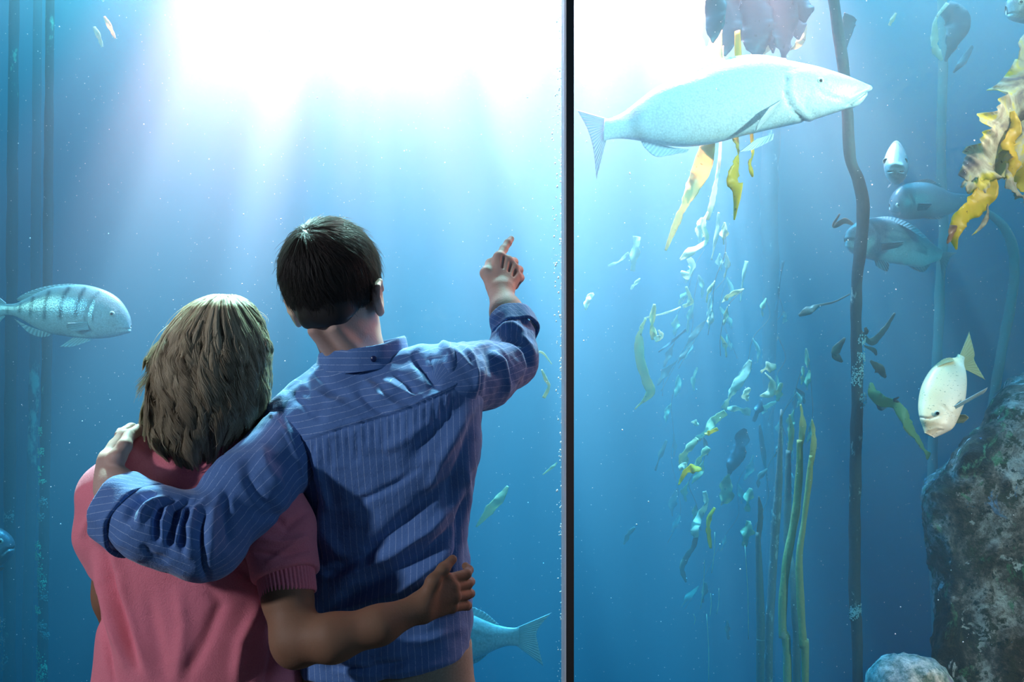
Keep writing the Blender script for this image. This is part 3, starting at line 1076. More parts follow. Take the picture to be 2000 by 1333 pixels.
# locks lean together
lk = waves(root, 12, 60)[:, None] * 0.6
for k in range(K):
    nn = (P_ - C0) / RR**2; nn /= np.linalg.norm(nn, axis=1)[:, None]
    rr = np.linalg.norm((P_ - C0) / RR, axis=1)[:, None]
    on = C0 + (P_ - C0) / rr
    paths[:, k] = on + nn * (0.001 + lift * (k / (K - 1)) ** 1.0)[:, None] if k else on - nn * 0.001
    fl = flow + np.cross(nn, flow) * lk
    fl = fl - nn * (fl * nn).sum(1)[:, None]
    fl /= np.linalg.norm(fl, axis=1)[:, None]
    fl[:, 2] -= 0.10
    P_ = on + fl * (length / (K - 1))[:, None]
man_strands = strands('hair_strands', (paths @ M_R.T) + M_HEAD, 0.00036, 0.00014, m_hair_dark, man)
man_strands.parent = man_hair; man_strands.matrix_parent_inverse = Matrix.Identity(4)

# ================================================================ the woman
woman = empty('person', (-0.56, 1.83, 0.0))
tag(woman, 'person in a loose pink knit top, one arm around the neighbour in blue', 'person')
F_HEAD = np.array(W(432, 716, 1.84))
F_R = frame_of(math.radians(6), math.radians(-3), math.radians(-2))
F_NECK = np.array(W(395, 850, 1.84))


def woman_head(P):
    Q = (P - F_HEAD.astype(np.float32)) @ F_R.astype(np.float32)
    d = head_field(Q / 0.90, 0.86) * 0.90
    return smin(d, chain(P, [F_HEAD + F_R @ np.array([0, -0.015, -0.05]), F_NECK], [0.050, 0.052], 0.02), 0.02)
sculpts = [surface_net(woman_head, W(300, 900, 1.83) - Vector((0, .16, 0)), W(560, 560, 1.83) + Vector((0, .16, 0)), 0.0032)]

# right arm round the man's back
def woman_right_arm(P):
    d = chain(P, [W(550, 1060, 1.745), W(562, 1170, 1.70), W(578, 1252, 1.665)], [0.043, 0.040, 0.036], 0.02)
    d = smin(d, chain(P, [W(578, 1252, 1.665), W(650, 1247, 1.645), W(740, 1222, 1.655), W(818, 1188, 1.69)], [0.037, 0.0375, 0.030, 0.0225], 0.02), 0.03)
    d = smin(d, ball(P, W(577, 1280, 1.66), (0.022, 0.020, 0.016)), 0.02)              # elbow
    mcp = [W(874, 1133, 1.725), W(884, 1148, 1.725), W(887, 1166, 1.725), W(882, 1186, 1.73)]
    wr = [W(822, 1176, 1.692), W(824, 1184, 1.69), W(826, 1192, 1.692), W(828, 1200, 1.695)]
    palm = None
    for i in range(4):
        e = cone(P, wr[i], mcp[i], 0.0150, [0.0115, 0.0112, 0.0108, 0.0100][i])
        palm = e if palm is None else smin(palm, e, 0.012)
    d = smin(d, palm, 0.016)
    pip = [W(911, 1122, 1.755), W(914, 1141, 1.765), W(914, 1161, 1.765), W(908, 1183, 1.765)]
    dip = [W(916, 1114, 1.778), W(919, 1137, 1.79), W(919, 1160, 1.79), W(913, 1184, 1.785)]
    tip = [W(909, 1106, 1.795), W(915, 1131, 1.808), W(915, 1157, 1.808), W(910, 1183, 1.80)]
    for i in range(4):
        d = smin(d, ball(P, mcp[i], 0.0112), 0.004)
        d = smin(d, chain(P, [mcp[i], pip[i], dip[i], tip[i]], [0.0096, 0.0090, 0.0080, 0.0066], 0.003), 0.0035)
    # thumb spread upwards
    d = smin(d, chain(P, [W(832, 1168, 1.69), W(846, 1137, 1.692), W(866, 1112, 1.705), W(884, 1093, 1.722)], [0.0150, 0.0120, 0.0098, 0.0078], 0.008), 0.010)
    return d
lo = np.array(W(500, 1330, 1.6)); hi = np.array(W(945, 1050, 1.83))
sculpts.append(surface_net(woman_right_arm, (-0.46, 1.60, 1.0), (-0.055, 1.84, 1.30), 0.0019))

def woman_trunk(P):
    zs = [0.80, 0.90, 1.02, 1.14, 1.28, 1.40, 1.46]
    cx = [-.575, -.575, -.575, -.572, -.570, -.567, -.565]
    d = loft(P, zs, cx, [1.84] * 7, [.150, .155, .125, .120, .135, .115, .05], [.10, .10, .08, .08, .09, .07, .05])
    d = smin(d, cone(P, W(395, 880, 1.84), F_NECK, 0.05, 0.05), 0.03)
    for s, hx in ((-1, -0.655), (1, -0.495)):
        d = smin(d, chain(P, [(hx, 1.84, 0.86), (hx, 1.845, 0.47), (hx, 1.83, 0.085)], [0.082, 0.052, 0.035], 0.03), 0.03)
        d = smin(d, cone(P, (hx, 1.82, 0.045), (hx + s * .02, 1.96, 0.03), 0.030, 0.026), 0.02)
    # left arm hangs at her side
    d = smin(d, chain(P, [W(212, 985, 1.84), W(226, 1165, 1.85), W(245, 1300, 1.90), (-0.70, 1.93, 0.86)], [0.045, 0.036, 0.030, 0.026], 0.03), 0.02)
    d = smin(d, chain(P, [(-0.70, 1.93, 0.86), (-0.715, 1.94, 0.80), (-0.71, 1.945, 0.73)], [0.026, 0.026, 0.014], 0.02, flat=((1, 0, 0), 1.6)), 0.01)
    d = smin(d, cone(P, W(540, 955, 1.81), W(552, 1090, 1.74), 0.045, 0.040), 0.03)
    return d
sculpts.append(surface_net(woman_trunk, (-0.86, 1.66, 0.0), (-0.36, 2.03, 1.56), 0.008))
bv, bq = keyed(sculpts)
woman_body = keep_world(link_mesh('body', bv, bq, m_skin_tan), woman)
for s in (-1, 1):
    v, f = arc_tube([(0, -0.006, 0), (0, 0, 0), (0, 0.006, 0)], [0.009, 0.0115, 0.009], 12, sub=4)
    c = F_HEAD + F_R @ (np.array([s * 0.029, 0.074, 0.003]))
    keep_world(link_mesh('eye', [c + F_R @ np.array(p) for p in v], f, m_eye), woman)

m_denim = simple('dark_denim', (0.02, 0.03, 0.06), 0.9)
def woman_trousers(P):
    d = loft(P, [0.76, 0.88, 0.98, 1.0], [-.575] * 4, [1.84] * 4, [.165, .165, .145, .14], [.115, .115, .10, .095])
    for s, hx in ((-1, -0.655), (1, -0.495)):
        d = smin(d, chain(P, [(hx, 1.84, 0.84), (hx, 1.845, 0.46), (hx, 1.83, 0.05)], [0.092, 0.066, 0.050], 0.03), 0.025)
    return smax(d, 0.045 - P[:, 2], 0.004)
v, q = surface_net(woman_trousers, (-0.85, 1.68, 0.02), (-0.38, 2.0, 1.02), 0.008)
keep_world(link_mesh('trousers', v, q, m_denim), woman)
for s, hx in ((-1, -0.655), (1, -0.495)):
    def shoe(P, s=s, hx=hx):
        d = chain(P, [(hx, 1.81, 0.045), (hx + s * .01, 1.90, 0.042), (hx + s * .02, 2.0, 0.036)], [0.037, 0.039, 0.034], 0.03)
        return smax(d, 0.004 - P[:, 2], 0.004)
    v, q = surface_net(shoe, (hx - .08, 1.73, -0.01), (hx + .09, 2.06, 0.11), 0.006)
    keep_world(link_mesh('shoe', v, q, simple('pale_canvas', (0.4, 0.4, 0.4), 0.8)), woman)

# ---- knitted top
m_knit, nt, b = mat('pink_knit')
n1 = noise(nt, 420, 3, 0.7)
cc = mix(nt, n1, (0.80, 0.15, 0.22), (0.97, 0.30, 0.36))
nt.links.new(cc, b.inputs['Base Color'])
b.inputs['Roughness'].default_value = 0.95
b.inputs['Sheen Weight'].default_value = 0.35
b.inputs['Sheen Tint'].default_value = (1.0, 0.7, 0.75, 1)
bump(nt, b, math_(nt, 'ADD', n1, math_(nt, 'MULTIPLY', noise(nt, 60, 4), 0.6)), 0.5, 0.003)

SW = cols([(1420, 172, 600, 1.835, .130), (1333, 190, 590, 1.835, .125), (1250, 198, 580, 1.832, .120), (1160, 206, 572, 1.832, .116), (1080, 200, 572, 1.832, .114),
           (1000, 184, 572, 1.835, .112), (940, 196, 560, 1.838, .104), (895, 225, 545, 1.84, .085), (862, 262, 510, 1.842, .066), (836, 318, 465, 1.842, .052)], 1.835)


def knit_field(P):
    d = fine_loft(P, SW, 2.3)
    d = smin(d, cone(P, W(330, 872, 1.84), W(214, 962, 1.84), 0.042, 0.052), 0.035)
    d = smin(d, cone(P, W(455, 872, 1.84), W(540, 945, 1.82), 0.042, 0.052), 0.035)
    # left sleeve hangs loose to the elbow
    sl = chain(P, [W(215, 975, 1.84), W(208, 1045, 1.842), W(226, 1135, 1.85)], [0.056, 0.052, 0.038], 0.03)
    sl = smax(sl, W(0, 1138, 1.85).z - P[:, 2] - 0.35 * (P[:, 0] + 0.73), 0.004)
    d = smin(d, sl, 0.02)
    d = smin(d, ball(P, W(290, 960, 1.80), (0.08, 0.065, 0.10)), 0.04)
    return d


v, q = surface_net(knit_field, (-0.83, 1.66, 0.86), (-0.34, 2.02, 1.50), 0.0040)
v = relax(v, q, 2)
n = normals(v, q)
C2 = lambda *p: crop(150, 540, 1.68, p)
knit_folds = [
    (C5((175, 760), (150, 900), (60, 1060), (30, 1110)), 9, 5), (C5((230, 780), (200, 930), (110, 1040)), 8, -5),
    (C5((120, 1100), (250, 1150), (320, 1240), (330, 1400)), 10, 4),
    (C2((60, 900), (80, 1010), (110, 1130), (160, 1290)), 9, 8), (C2((85, 880), (110, 1010), (150, 1130), (200, 1290)), 8, -9),
    (C2((55, 1000), (72, 1120), (100, 1240), (125, 1340)), 6, -6),
    (C2((130, 920), (150, 1040), (190, 1180), (240, 1330)), 12, 5), (C2((230, 1040), (250, 1150), (290, 1330)), 14, -4),
    (C2((330, 1020), (350, 1150), (330, 1330)), 14, 4), (C2((430, 1020), (470, 1080), (420, 1200), (350, 1330)), 14, -5),
    (C2((600, 1080), (540, 1200), (520, 1340)), 12, 6), (C2((650, 1160), (640, 1260), (610, 1360)), 8, -6),
    (C2((460, 900), (540, 960), (600, 1000)), 12, -4),
    (C5((610, 250), (520, 300), (450, 440)), 12, 3), (C5((500, 560), (640, 640), (820, 700)), 14, -3),
]
v = folds(v, n, knit_folds)
n = normals(v, q)
v = v + n * (0.003 * waves(v, 51, 22, stretch=(1, 1, .5)) + 0.0008 * waves(v, 52, 90))[:, None]
knit = keep_world(link_mesh('knitted_top', v, q, m_knit), woman)


def knit_sleeve(P):
    d = chain(P, [W(520, 950, 1.79), W(542, 1035, 1.755), W(556, 1115, 1.725), W(563, 1160, 1.705)], [0.058, 0.060, 0.053, 0.047], 0.03)
    return smax(d, end_plane(W(557, 1128, 1.72), W(568, 1200, 1.69) - W(548, 1080, 1.74))(P), 0.004)
v, q = surface_net(knit_sleeve, (-0.53, 1.63, 1.08), (-0.32, 1.88, 1.42), 0.0032)
v = relax(v, q, 2); n = normals(v, q)
v = folds(v, n, [([(500, 1050), (550, 1060), (600, 1050)], 8, 5), ([(495, 1080), (545, 1085), (605, 1075)], 6, -5), ([(520, 1000), (560, 1030), (600, 1000)], 8, -5),
                 ([(520, 1100), (560, 1075), (590, 1050)], 6, 4)])
n = normals(v, q)
v = v + n * (0.002 * waves(v, 61, 40))[:, None]
o = keep_world(link_mesh('sleeve', v, q, m_knit), woman)
o.parent = knit; o.matrix_parent_inverse = Matrix.Identity(4)


def ribbed_band(name, c, axis, ra, length, ribs, depth, taper, squash=1.0, thick=0.0035, thread=None):
    u = np.array(Vector(axis).normalized()); c = np.array(c)
    e1 = np.cross(u, (0, 1, 0)); e1 /= np.linalg.norm(e1); e2 = np.cross(u, e1)
    V, F = [], []
    NA, NL = ribs * 6, 14
    for side in (0, 1):
        for j in range(NL + 1):
            t = j / NL - 0.5
            for i in range(NA):
                a = 2 * math.pi * i / NA
                rr = ra + taper * t + (depth * (0.5 + 0.5 * math.cos(a * ribs)) ** 0.7 if side == 0 else -thick)
                if j in (0, NL): rr -= 0.0012 * (1 - side)
                V.append(c + u * (t * length + 0.002 * math.sin(2 * a)) + e1 * (rr * math.cos(a)) + e2 * (rr * math.sin(a)) / squash)
    n0 = (NL + 1) * NA
    for side in (0, 1):
        for j in range(NL):
            for i in range(NA):
                a0 = side * n0 + j * NA + i; a1 = side * n0 + j * NA + (i + 1) % NA
                qd = (a0, a1, a1 + NA, a0 + NA)
                F.append(qd if side == 0 else qd[::-1])
    for j in (0, NL):
        for i in range(NA):
            a0 = j * NA + i; a1 = j * NA + (i + 1) % NA
            F.append((a0, a1, a1 + n0, a0 + n0) if j == NL else (a1, a0, a0 + n0, a1 + n0))
    return keep_world(link_mesh(name, V, F, m_knit), woman)


o = ribbed_band('ribbed_cuff', W(560, 1137, 1.716), W(568, 1200, 1.69) - W(552, 1090, 1.735), 0.0475, 0.054, 44, 0.0024, -0.003)
o.parent = knit; o.matrix_parent_inverse = Matrix.Identity(4)
o = ribbed_band('neckband', W(392, 848, 1.842), (0.0, 0.05, 1), 0.073, 0.016, 60, 0.0014, -0.008, 1.1)
o.parent = knit; o.matrix_parent_inverse = Matrix.Identity(4)

# ---- wavy shoulder-length hair
HZ = np.array([573, 575, 579, 586, 600, 625, 650, 700, 750, 800, 840, 870, 900, 925.])
HL = np.array([436, 421, 406, 388, 366, 343, 326, 305, 300, 297, 292, 298, 325, 370.])
HR = np.array([446, 462, 475, 488, 502, 514, 521, 528, 527, 519, 502, 486, 468, 440.])
HB = np.array([.004, .026, .042, .056, .073, .088, .098, .108, .112, .114, .110, .104, .094, .080])
HYc = 1.835


def hair_xy(zpix, th, layer):
    """Place on the hair's outer shape at a level (photograph row), angle and layer."""
    l = np.interp(zpix, HZ, HL); r_ = np.interp(zpix, HZ, HR)
    cx = ((l + r_) / 2 - 1000) / FPX * HYc; ax = (r_ - l) / 2 / FPX * HYc * 0.94
    b_ = np.interp(zpix, HZ, HB)
    return np.stack([cx + ax * layer * np.sin(th), HYc - 0.002 - b_ * layer * np.cos(th), CAMZ - (zpix - 666.5) / FPX * HYc], -1)


# inner mass of the hair, coloured dark as shade between the locks
rows = np.linspace(576, 895, 70); NA = 120
V = []
for zp in rows:
    tha = np.linspace(0, 2 * np.pi, NA, endpoint=False)
    g = 0.030 * np.sin(tha * 17 + zp * 0.03) + 0.022 * np.sin(tha * 31 - zp * 0.05)
    face = np.clip((np.abs(np.angle(np.exp(1j * (tha - np.pi)))) < 0.75) * (zp > 640), 0, 1)   # open at the face
    V.append(hair_xy(np.full(NA, zp), tha, (0.76 - 0.12 * max(0, (zp - 800) / 95)) * (1 + g * min(1, (zp - 576) / 60)) * (1 - 0.28 * face)))
V = np.concatenate(V)
F = [(j * NA + i, (j + 1) * NA + i, (j + 1) * NA + (i + 1) % NA, j * NA + (i + 1) % NA) for j in range(len(rows) - 1) for i in range(NA)]
F.append(tuple(range(NA))); F.append(tuple((len(rows) - 1) * NA + i for i in range(NA))[::-1])
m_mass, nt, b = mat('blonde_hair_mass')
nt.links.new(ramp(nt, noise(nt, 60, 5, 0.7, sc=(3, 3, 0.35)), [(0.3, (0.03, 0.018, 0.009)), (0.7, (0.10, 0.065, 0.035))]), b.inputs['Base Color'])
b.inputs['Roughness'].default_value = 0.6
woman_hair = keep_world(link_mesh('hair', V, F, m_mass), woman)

r = np.random.default_rng(21)
K = 30
allp = []; tones = []
# locks: each one a tapering, waving bundle whose strands lie on its rounded outside
def lock(th0, layer, ztop, zend, half, n_st, amp, fr, ph, bulge, tone, out_=0.0, tip=0.12):
    s = np.linspace(0, 1, K)[None]
    u = r.uniform(-1, 1, (n_st, 1))
    ext = r.uniform(0.88, 1.02, (n_st, 1))
    curl = np.clip((s - 0.22) / 0.45, 0, 1)
    zc = ztop + (zend - ztop) * s ** 0.93 * ext
    w = half * (1.35 - 0.35 * np.clip(s * 4, 0, 1)) * (1 - (1 - tip) * np.clip((s - 0.45) / 0.55, 0, 1) ** 1.3)
    w = w * (1 + 0.25 * curl * np.sin(2 * np.pi * fr * s + ph + 1.2))
    th = th0 * (0.55 + 0.45 * np.clip(s * 3.0, 0, 1)) + amp * curl * np.sin(2 * np.pi * fr * s + ph) + u * w
    lay = (layer + bulge * np.sqrt(1 - u * u) * (w / half) + 0.45 * amp * curl * np.cos(2 * np.pi * fr * s + ph)
           + out_ * np.clip((s - 0.45) / 0.55, 0, 1) ** 1.6 + r.normal(0, 0.004, (n_st, 1)))
    th = th + r.normal(0, 0.012, (n_st, 1)) * (0.3 + curl)
    allp.append(hair_xy(zc + 0 * th, th, lay))
    tones.append(np.clip(tone + r.normal(0, 0.16, n_st), 0, 1))


for L in range(150):                                       # under layer, its shade put into darker tones
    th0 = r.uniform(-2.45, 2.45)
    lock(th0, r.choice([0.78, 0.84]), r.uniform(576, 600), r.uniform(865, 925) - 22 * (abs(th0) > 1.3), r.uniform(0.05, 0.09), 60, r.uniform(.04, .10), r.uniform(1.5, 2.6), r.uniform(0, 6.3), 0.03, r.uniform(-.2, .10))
for L in range(105):                                       # the visible locks
    th0 = -2.45 + 4.9 * ((L * 0.6180339) % 1.0) + 0.0
    zend = r.uniform(800, 905) if r.uniform() < .65 else r.uniform(700, 830)
    lock(th0, r.uniform(0.90, 0.98), 576 + abs(r.normal(0, 5)), zend, r.uniform(0.045, 0.095), 170, r.uniform(.08, .16), r.uniform(1.7, 2.7), r.uniform(0, 6.3), 0.060, r.uniform(.3, 1.0),
         out_=(r.uniform(.0, .26) if th0 < -0.8 else r.uniform(-.03, .09)), tip=r.uniform(.08, .25))
for L in range(34):                                        # slim ringlets on top
    th0 = r.uniform(-1.7, 1.7)
    lock(th0, 0.985, r.uniform(578, 640), r.uniform(760, 915), r.uniform(0.018, 0.035), 60, r.uniform(.07, .13), r.uniform(2.4, 3.4), r.uniform(0, 6.3), 0.035, r.uniform(.6, 1), tip=.3)
for L in range(40):                                        # ragged ends over the knit top
    th0 = r.uniform(-1.1, 1.1)
    lock(th0, r.uniform(.84, .93), r.uniform(740, 800), r.uniform(900, 945), r.uniform(0.03, 0.06), 45, r.uniform(.04, .10), r.uniform(.6, 1.2), r.uniform(0, 6.3), 0.02, r.uniform(.05, .5), tip=.05)
# the loose waves at the left edge and tips that flip outwards, and fine stray hairs
for L in range(80):
    sgn = -1 if r.uniform() < 0.72 else 1
    th0 = sgn * r.uniform(1.2, 2.1)
    s = np.linspace(0, 1, K)
    zs_ = r.uniform(600, 740); ze = zs_ + r.uniform(80, 180); ze = min(ze, 875)
    out_ = r.uniform(0.03, 0.24) * (1 if sgn < 0 else 0.35)
    n_st = int(r.integers(16, 50))
    u = r.normal(0, 1, (n_st, 3))
    fr = r.uniform(1, 2); ph = r.uniform(0, 6)
    lay = 0.98 + out_ * s[None] ** 2.2 + 0.05 * np.sin(2 * np.pi * fr * s[None] + ph) * s[None] + u[:, :1] * 0.02 * (0.4 + s[None])
    zz = zs_ + (ze - zs_) * s[None] * (1 + 0.06 * u[:, 1:2])
    P3 = hair_xy(zz, th0 + u[:, 2:3] * 0.07 + 0 * s[None], lay)
    allp.append(P3); tones.append(np.full(len(P3), r.uniform(0, 1)))
n_st = 420
s = np.linspace(0, 1, K); u = r.normal(0, 1, (n_st, 3))
zs_ = r.uniform(576, 840, n_st)[:, None]
zz = zs_ + r.uniform(15, 90, (n_st, 1)) * s[None] - 5 * np.sin(s[None] * 2.5)
lay = 1.0 + np.abs(u[:, :1]) * 0.055 * np.sin(s[None] * 2.2) * (60 / (40 + zs_ - 575) + 0.5)
P3 = hair_xy(zz, r.uniform(-2.6, 2.6, (n_st, 1)) + u[:, 1:2] * 0.12 * s[None] + 0.03 * np.sin(s[None] * 9 + u[:, 2:3] * 3), lay)
allp.append(P3); tones.append(np.full(len(P3), r.uniform(0, 1)))
paths = np.concatenate(allp)
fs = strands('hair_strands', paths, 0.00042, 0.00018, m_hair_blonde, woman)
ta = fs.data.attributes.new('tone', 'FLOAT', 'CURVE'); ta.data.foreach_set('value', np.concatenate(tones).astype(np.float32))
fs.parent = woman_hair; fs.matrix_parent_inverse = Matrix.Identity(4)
print('woman strands', len(paths))

# ================================================================ fish
def fish_skin(name, back, belly, bar=(0.03, 0.06, 0.08), speck=(0.1, 0.1, 0.08), rough=0.28, metal=0.25, scale=190):
    m, nt, b = mat(name)
    hgt = attr(nt, 'height'); br = attr(nt, 'bar')
    c = mix(nt, hgt.outputs['Fac'], belly, back)
    c = mix(nt, math_(nt, 'MULTIPLY', noise(nt, 30, 4), 0.4), c, tuple(x * 0.7 for x in back))
    c = mix(nt, br.outputs['Fac'], c, bar)
    vo = nt.nodes.new('ShaderNodeTexVoronoi'); vo.inputs['Scale'].default_value = scale
    tc = nt.nodes.new('ShaderNodeTexCoord'); nt.links.new(tc.outputs['Object'], vo.inputs['Vector'])
    c = mix(nt, math_(nt, 'MULTIPLY', vo.outputs['Distance'], 0.35), c, speck)
    nt.links.new(c, b.inputs['Base Color'])
    b.inputs['Roughness'].default_value = rough
    b.inputs['Metallic'].default_value = metal
    bump(nt, b, vo.outputs['Distance'], 0.22, 0.002)
    return m


def fin_material(name, color, ray):
    m, nt, b = mat(name)
    a = attr(nt, 'ray')
    c = mix(nt, math_(nt, 'MULTIPLY', a.outputs['Fac'], 0.6), color, ray)
    nt.links.new(c, b.inputs['Base Color'])
    b.inputs['Roughness'].default_value = 0.35
    tl = nt.nodes.new('ShaderNodeBsdfTranslucent'); nt.links.new(c, tl.inputs[0])
    mx = nt.nodes.new('ShaderNodeMixShader'); mx.inputs[0].default_value = 0.4
    nt.links.new(b.outputs[0], mx.inputs[1]); nt.links.new(tl.outputs[0], mx.inputs[2])
    nt.links.new(mx.outputs[0], nt.nodes['Material Output'].inputs[0])
    return m


m_iris = simple('fish_iris', (0.55, 0.6, 0.5), 0.15)
m_pupil = simple('fish_pupil', (0.005, 0.008, 0.01), 0.08)


def stroke_value(V, strokes):
    px = 1000 + V[:, 0] / V[:, 1] * FPX; py = 666.5 - (V[:, 2] - CAMZ) / V[:, 1] * FPX
    out = np.zeros(len(V))
    for pts, w, amt in strokes:
        pts = np.array(pts, float)
        best = np.full(len(V), 1e9)
        for i in range(len(pts) - 1):
            a = pts[i]; ab = pts[i + 1] - a
            t = np.clip(((px - a[0]) * ab[0] + (py - a[1]) * ab[1]) / (ab @ ab), 0, 1)
            best = np.minimum(best, np.hypot(px - a[0] - t * ab[0], py - a[1] - t * ab[1]))
        out = np.maximum(out, amt * np.exp(-(best / w) ** 2)) if amt > 0 else np.minimum(out, amt * np.exp(-(best / w) ** 2))
    return out


def fish_body(root, stations, material, bars=(), marks=(), NR=56, NSEG=110):
    """stations: (top px, top py, bottom px, bottom py, half width m, depth Y), nose first."""
    S = np.array(stations, float)
    t = np.arange(len(S)); tt = np.linspace(0, len(S) - 1, NSEG)
    D = np.stack([smooth_interp(tt, t, S[:, k]) for k in range(6)], 1)
    V, H = [], []
    for s in D:
        T = np.array(W(s[0], s[1], s[5])); B = np.array(W(s[2], s[3], s[5]))
        c = (T + B) / 2; up = (T - B) / 2
        h = np.linalg.norm(up)
        for k in range(NR):
            a = 2 * math.pi * k / NR
            sa, ca = math.sin(a), math.cos(a)
            e = np.sign(ca) * abs(ca) ** 0.85
            V.append(c + up * sa + root['_side'] * max(s[4], 0.0005) * e * (1 - 0.10 * sa))
            H.append(0.5 + 0.5 * sa)
    V = np.array(V)
    F = [(i * NR + k, i * NR + (k + 1) % NR, (i + 1) * NR + (k + 1) % NR, (i + 1) * NR + k) for i in range(NSEG - 1) for k in range(NR)]
    Fa = np.array(F)
    n = normals(V, Fa)
    cen = V.reshape(NSEG, NR, 3).mean(1).repeat(NR, 0)
    if ((V - cen) * n).sum(1).mean() < 0:
        n = -n; F = [f[::-1] for f in F]
    if marks:
        V = V + n * (stroke_value(V, [m for m in marks if m[2] > 0]) + stroke_value(V, [m for m in marks if m[2] < 0]))[:, None] * 0.001
    F.append(tuple(range(NR)) if F[0][0] == 0 else tuple(range(NR))[::-1])
    F.append(tuple((NSEG - 1) * NR + k for k in range(NR)))
    o = keep_world(link_mesh('body', V, F, material), root['_o'])
    vattr(o, 'height', np.clip((np.array(H) - 0.25) * 1.6, 0, 1))
    vattr(o, 'bar', stroke_value(V, bars) if bars else np.zeros(len(V)))
    return o


def fin(root, name, base, tip, Yb, Yt, material, rays=12, ruffle=0.0015, parent=None, jag=0.0, thick=0.0022, split=0):
    """Fin sheet between a base line and a tip line given in photograph pixels."""
    def res(pts, n):
        pts = np.array(pts, float)
        tt = np.linspace(0, len(pts) - 1, n)
        return np.stack([smooth_interp(tt, np.arange(len(pts)), pts[:, k]) for k in range(2)], 1) if len(pts) > 2 else pts[0] + (pts[1] - pts[0]) * (tt / 1)[:, None]
    N, M = rays * 4 + 1, 12
    B = res(base, N); T = res(tip, N)
    V, R = [], []
    for side in (1, -1):
        for i in range(N):
            ph = i / 4 * 2 * math.pi
            jj = 1 - jag * (0.5 + 0.5 * math.cos(ph + math.pi))
            for j in range(M):
                t = j / (M - 1)
                p = B[i] + (T[i] - B[i]) * t * jj
                Y = Yb + (Yt - Yb) * t + ruffle * math.cos(ph) * (0.5 + t)
                w = W(p[0], p[1], Y)
                V.append(np.array(w) + np.array([0, side * thick * (1 - 0.75 * t) * 0.5, 0]))
                R.append(0.5 + 0.5 * math.cos(ph))
    F = []
    n0 = N * M
    for s in (0, 1):
        for i in range(N - 1):
            for j in range(M - 1):
                a = s * n0 + i * M + j
                q = (a, a + 1, a + M + 1, a + M)
                F.append(q if s else q[::-1])
    ring = [i * M + M - 1 for i in range(N)]
    for i in range(N - 1):
        F.append((ring[i], ring[i + 1], ring[i + 1] + n0, ring[i] + n0))
    for j in range(M - 1):
        F.append((j, j + 1, j + 1 + n0, j + n0))
        a = (N - 1) * M + j
        F.append((a + 1, a, a + n0, a + 1 + n0))
    o = keep_world(link_mesh(name, V, F, material), root['_o'])
    vattr(o, 'ray', R)
    return o


def fish_eye(root, px, py, Y, r, bulge=0.35, face=(0, -1, 0), pupil=0.5):
    c = np.array(W(px, py, Y)); u = np.array(Vector(face).normalized())
    e1 = np.cross(u, (0, 0, 1)); e1 /= np.linalg.norm(e1); e2 = np.cross(u, e1)
    def disc(rad, h, off):
        V, F = [], []
        for j in range(9):
            a = math.pi / 2 * j / 8
            for k in range(28):
                b_ = 2 * math.pi * k / 28
                V.append(c + u * (off + h * math.cos(a)) + rad * math.sin(a) * (math.cos(b_) * e1 + math.sin(b_) * e2))
        for j in range(8):
            for k in range(28):
                F.append((j * 28 + k, j * 28 + (k + 1) % 28, (j + 1) * 28 + (k + 1) % 28, (j + 1) * 28 + k))
        F.append(tuple(8 * 28 + k for k in range(28)))
        return V, F
    v, f = disc(r, r * bulge, 0)
    e = keep_world(link_mesh('eye', v, f, m_iris), root['_o'])
    v, f = disc(r * pupil, r * 0.16, r * bulge * 0.86)
    p = keep_world(link_mesh('pupil', v, f, m_pupil), root['_o'])
    p.parent = e; p.matrix_parent_inverse = Matrix.Identity(4)
    return e


def fish(px, py, Y, label, side=(0, -1, 0), group=None):
    o = empty('fish', W(px, py, Y))
    tag(o, label, 'fish', group)
    return {'_o': o, '_side': np.array(Vector(side).normalized())}


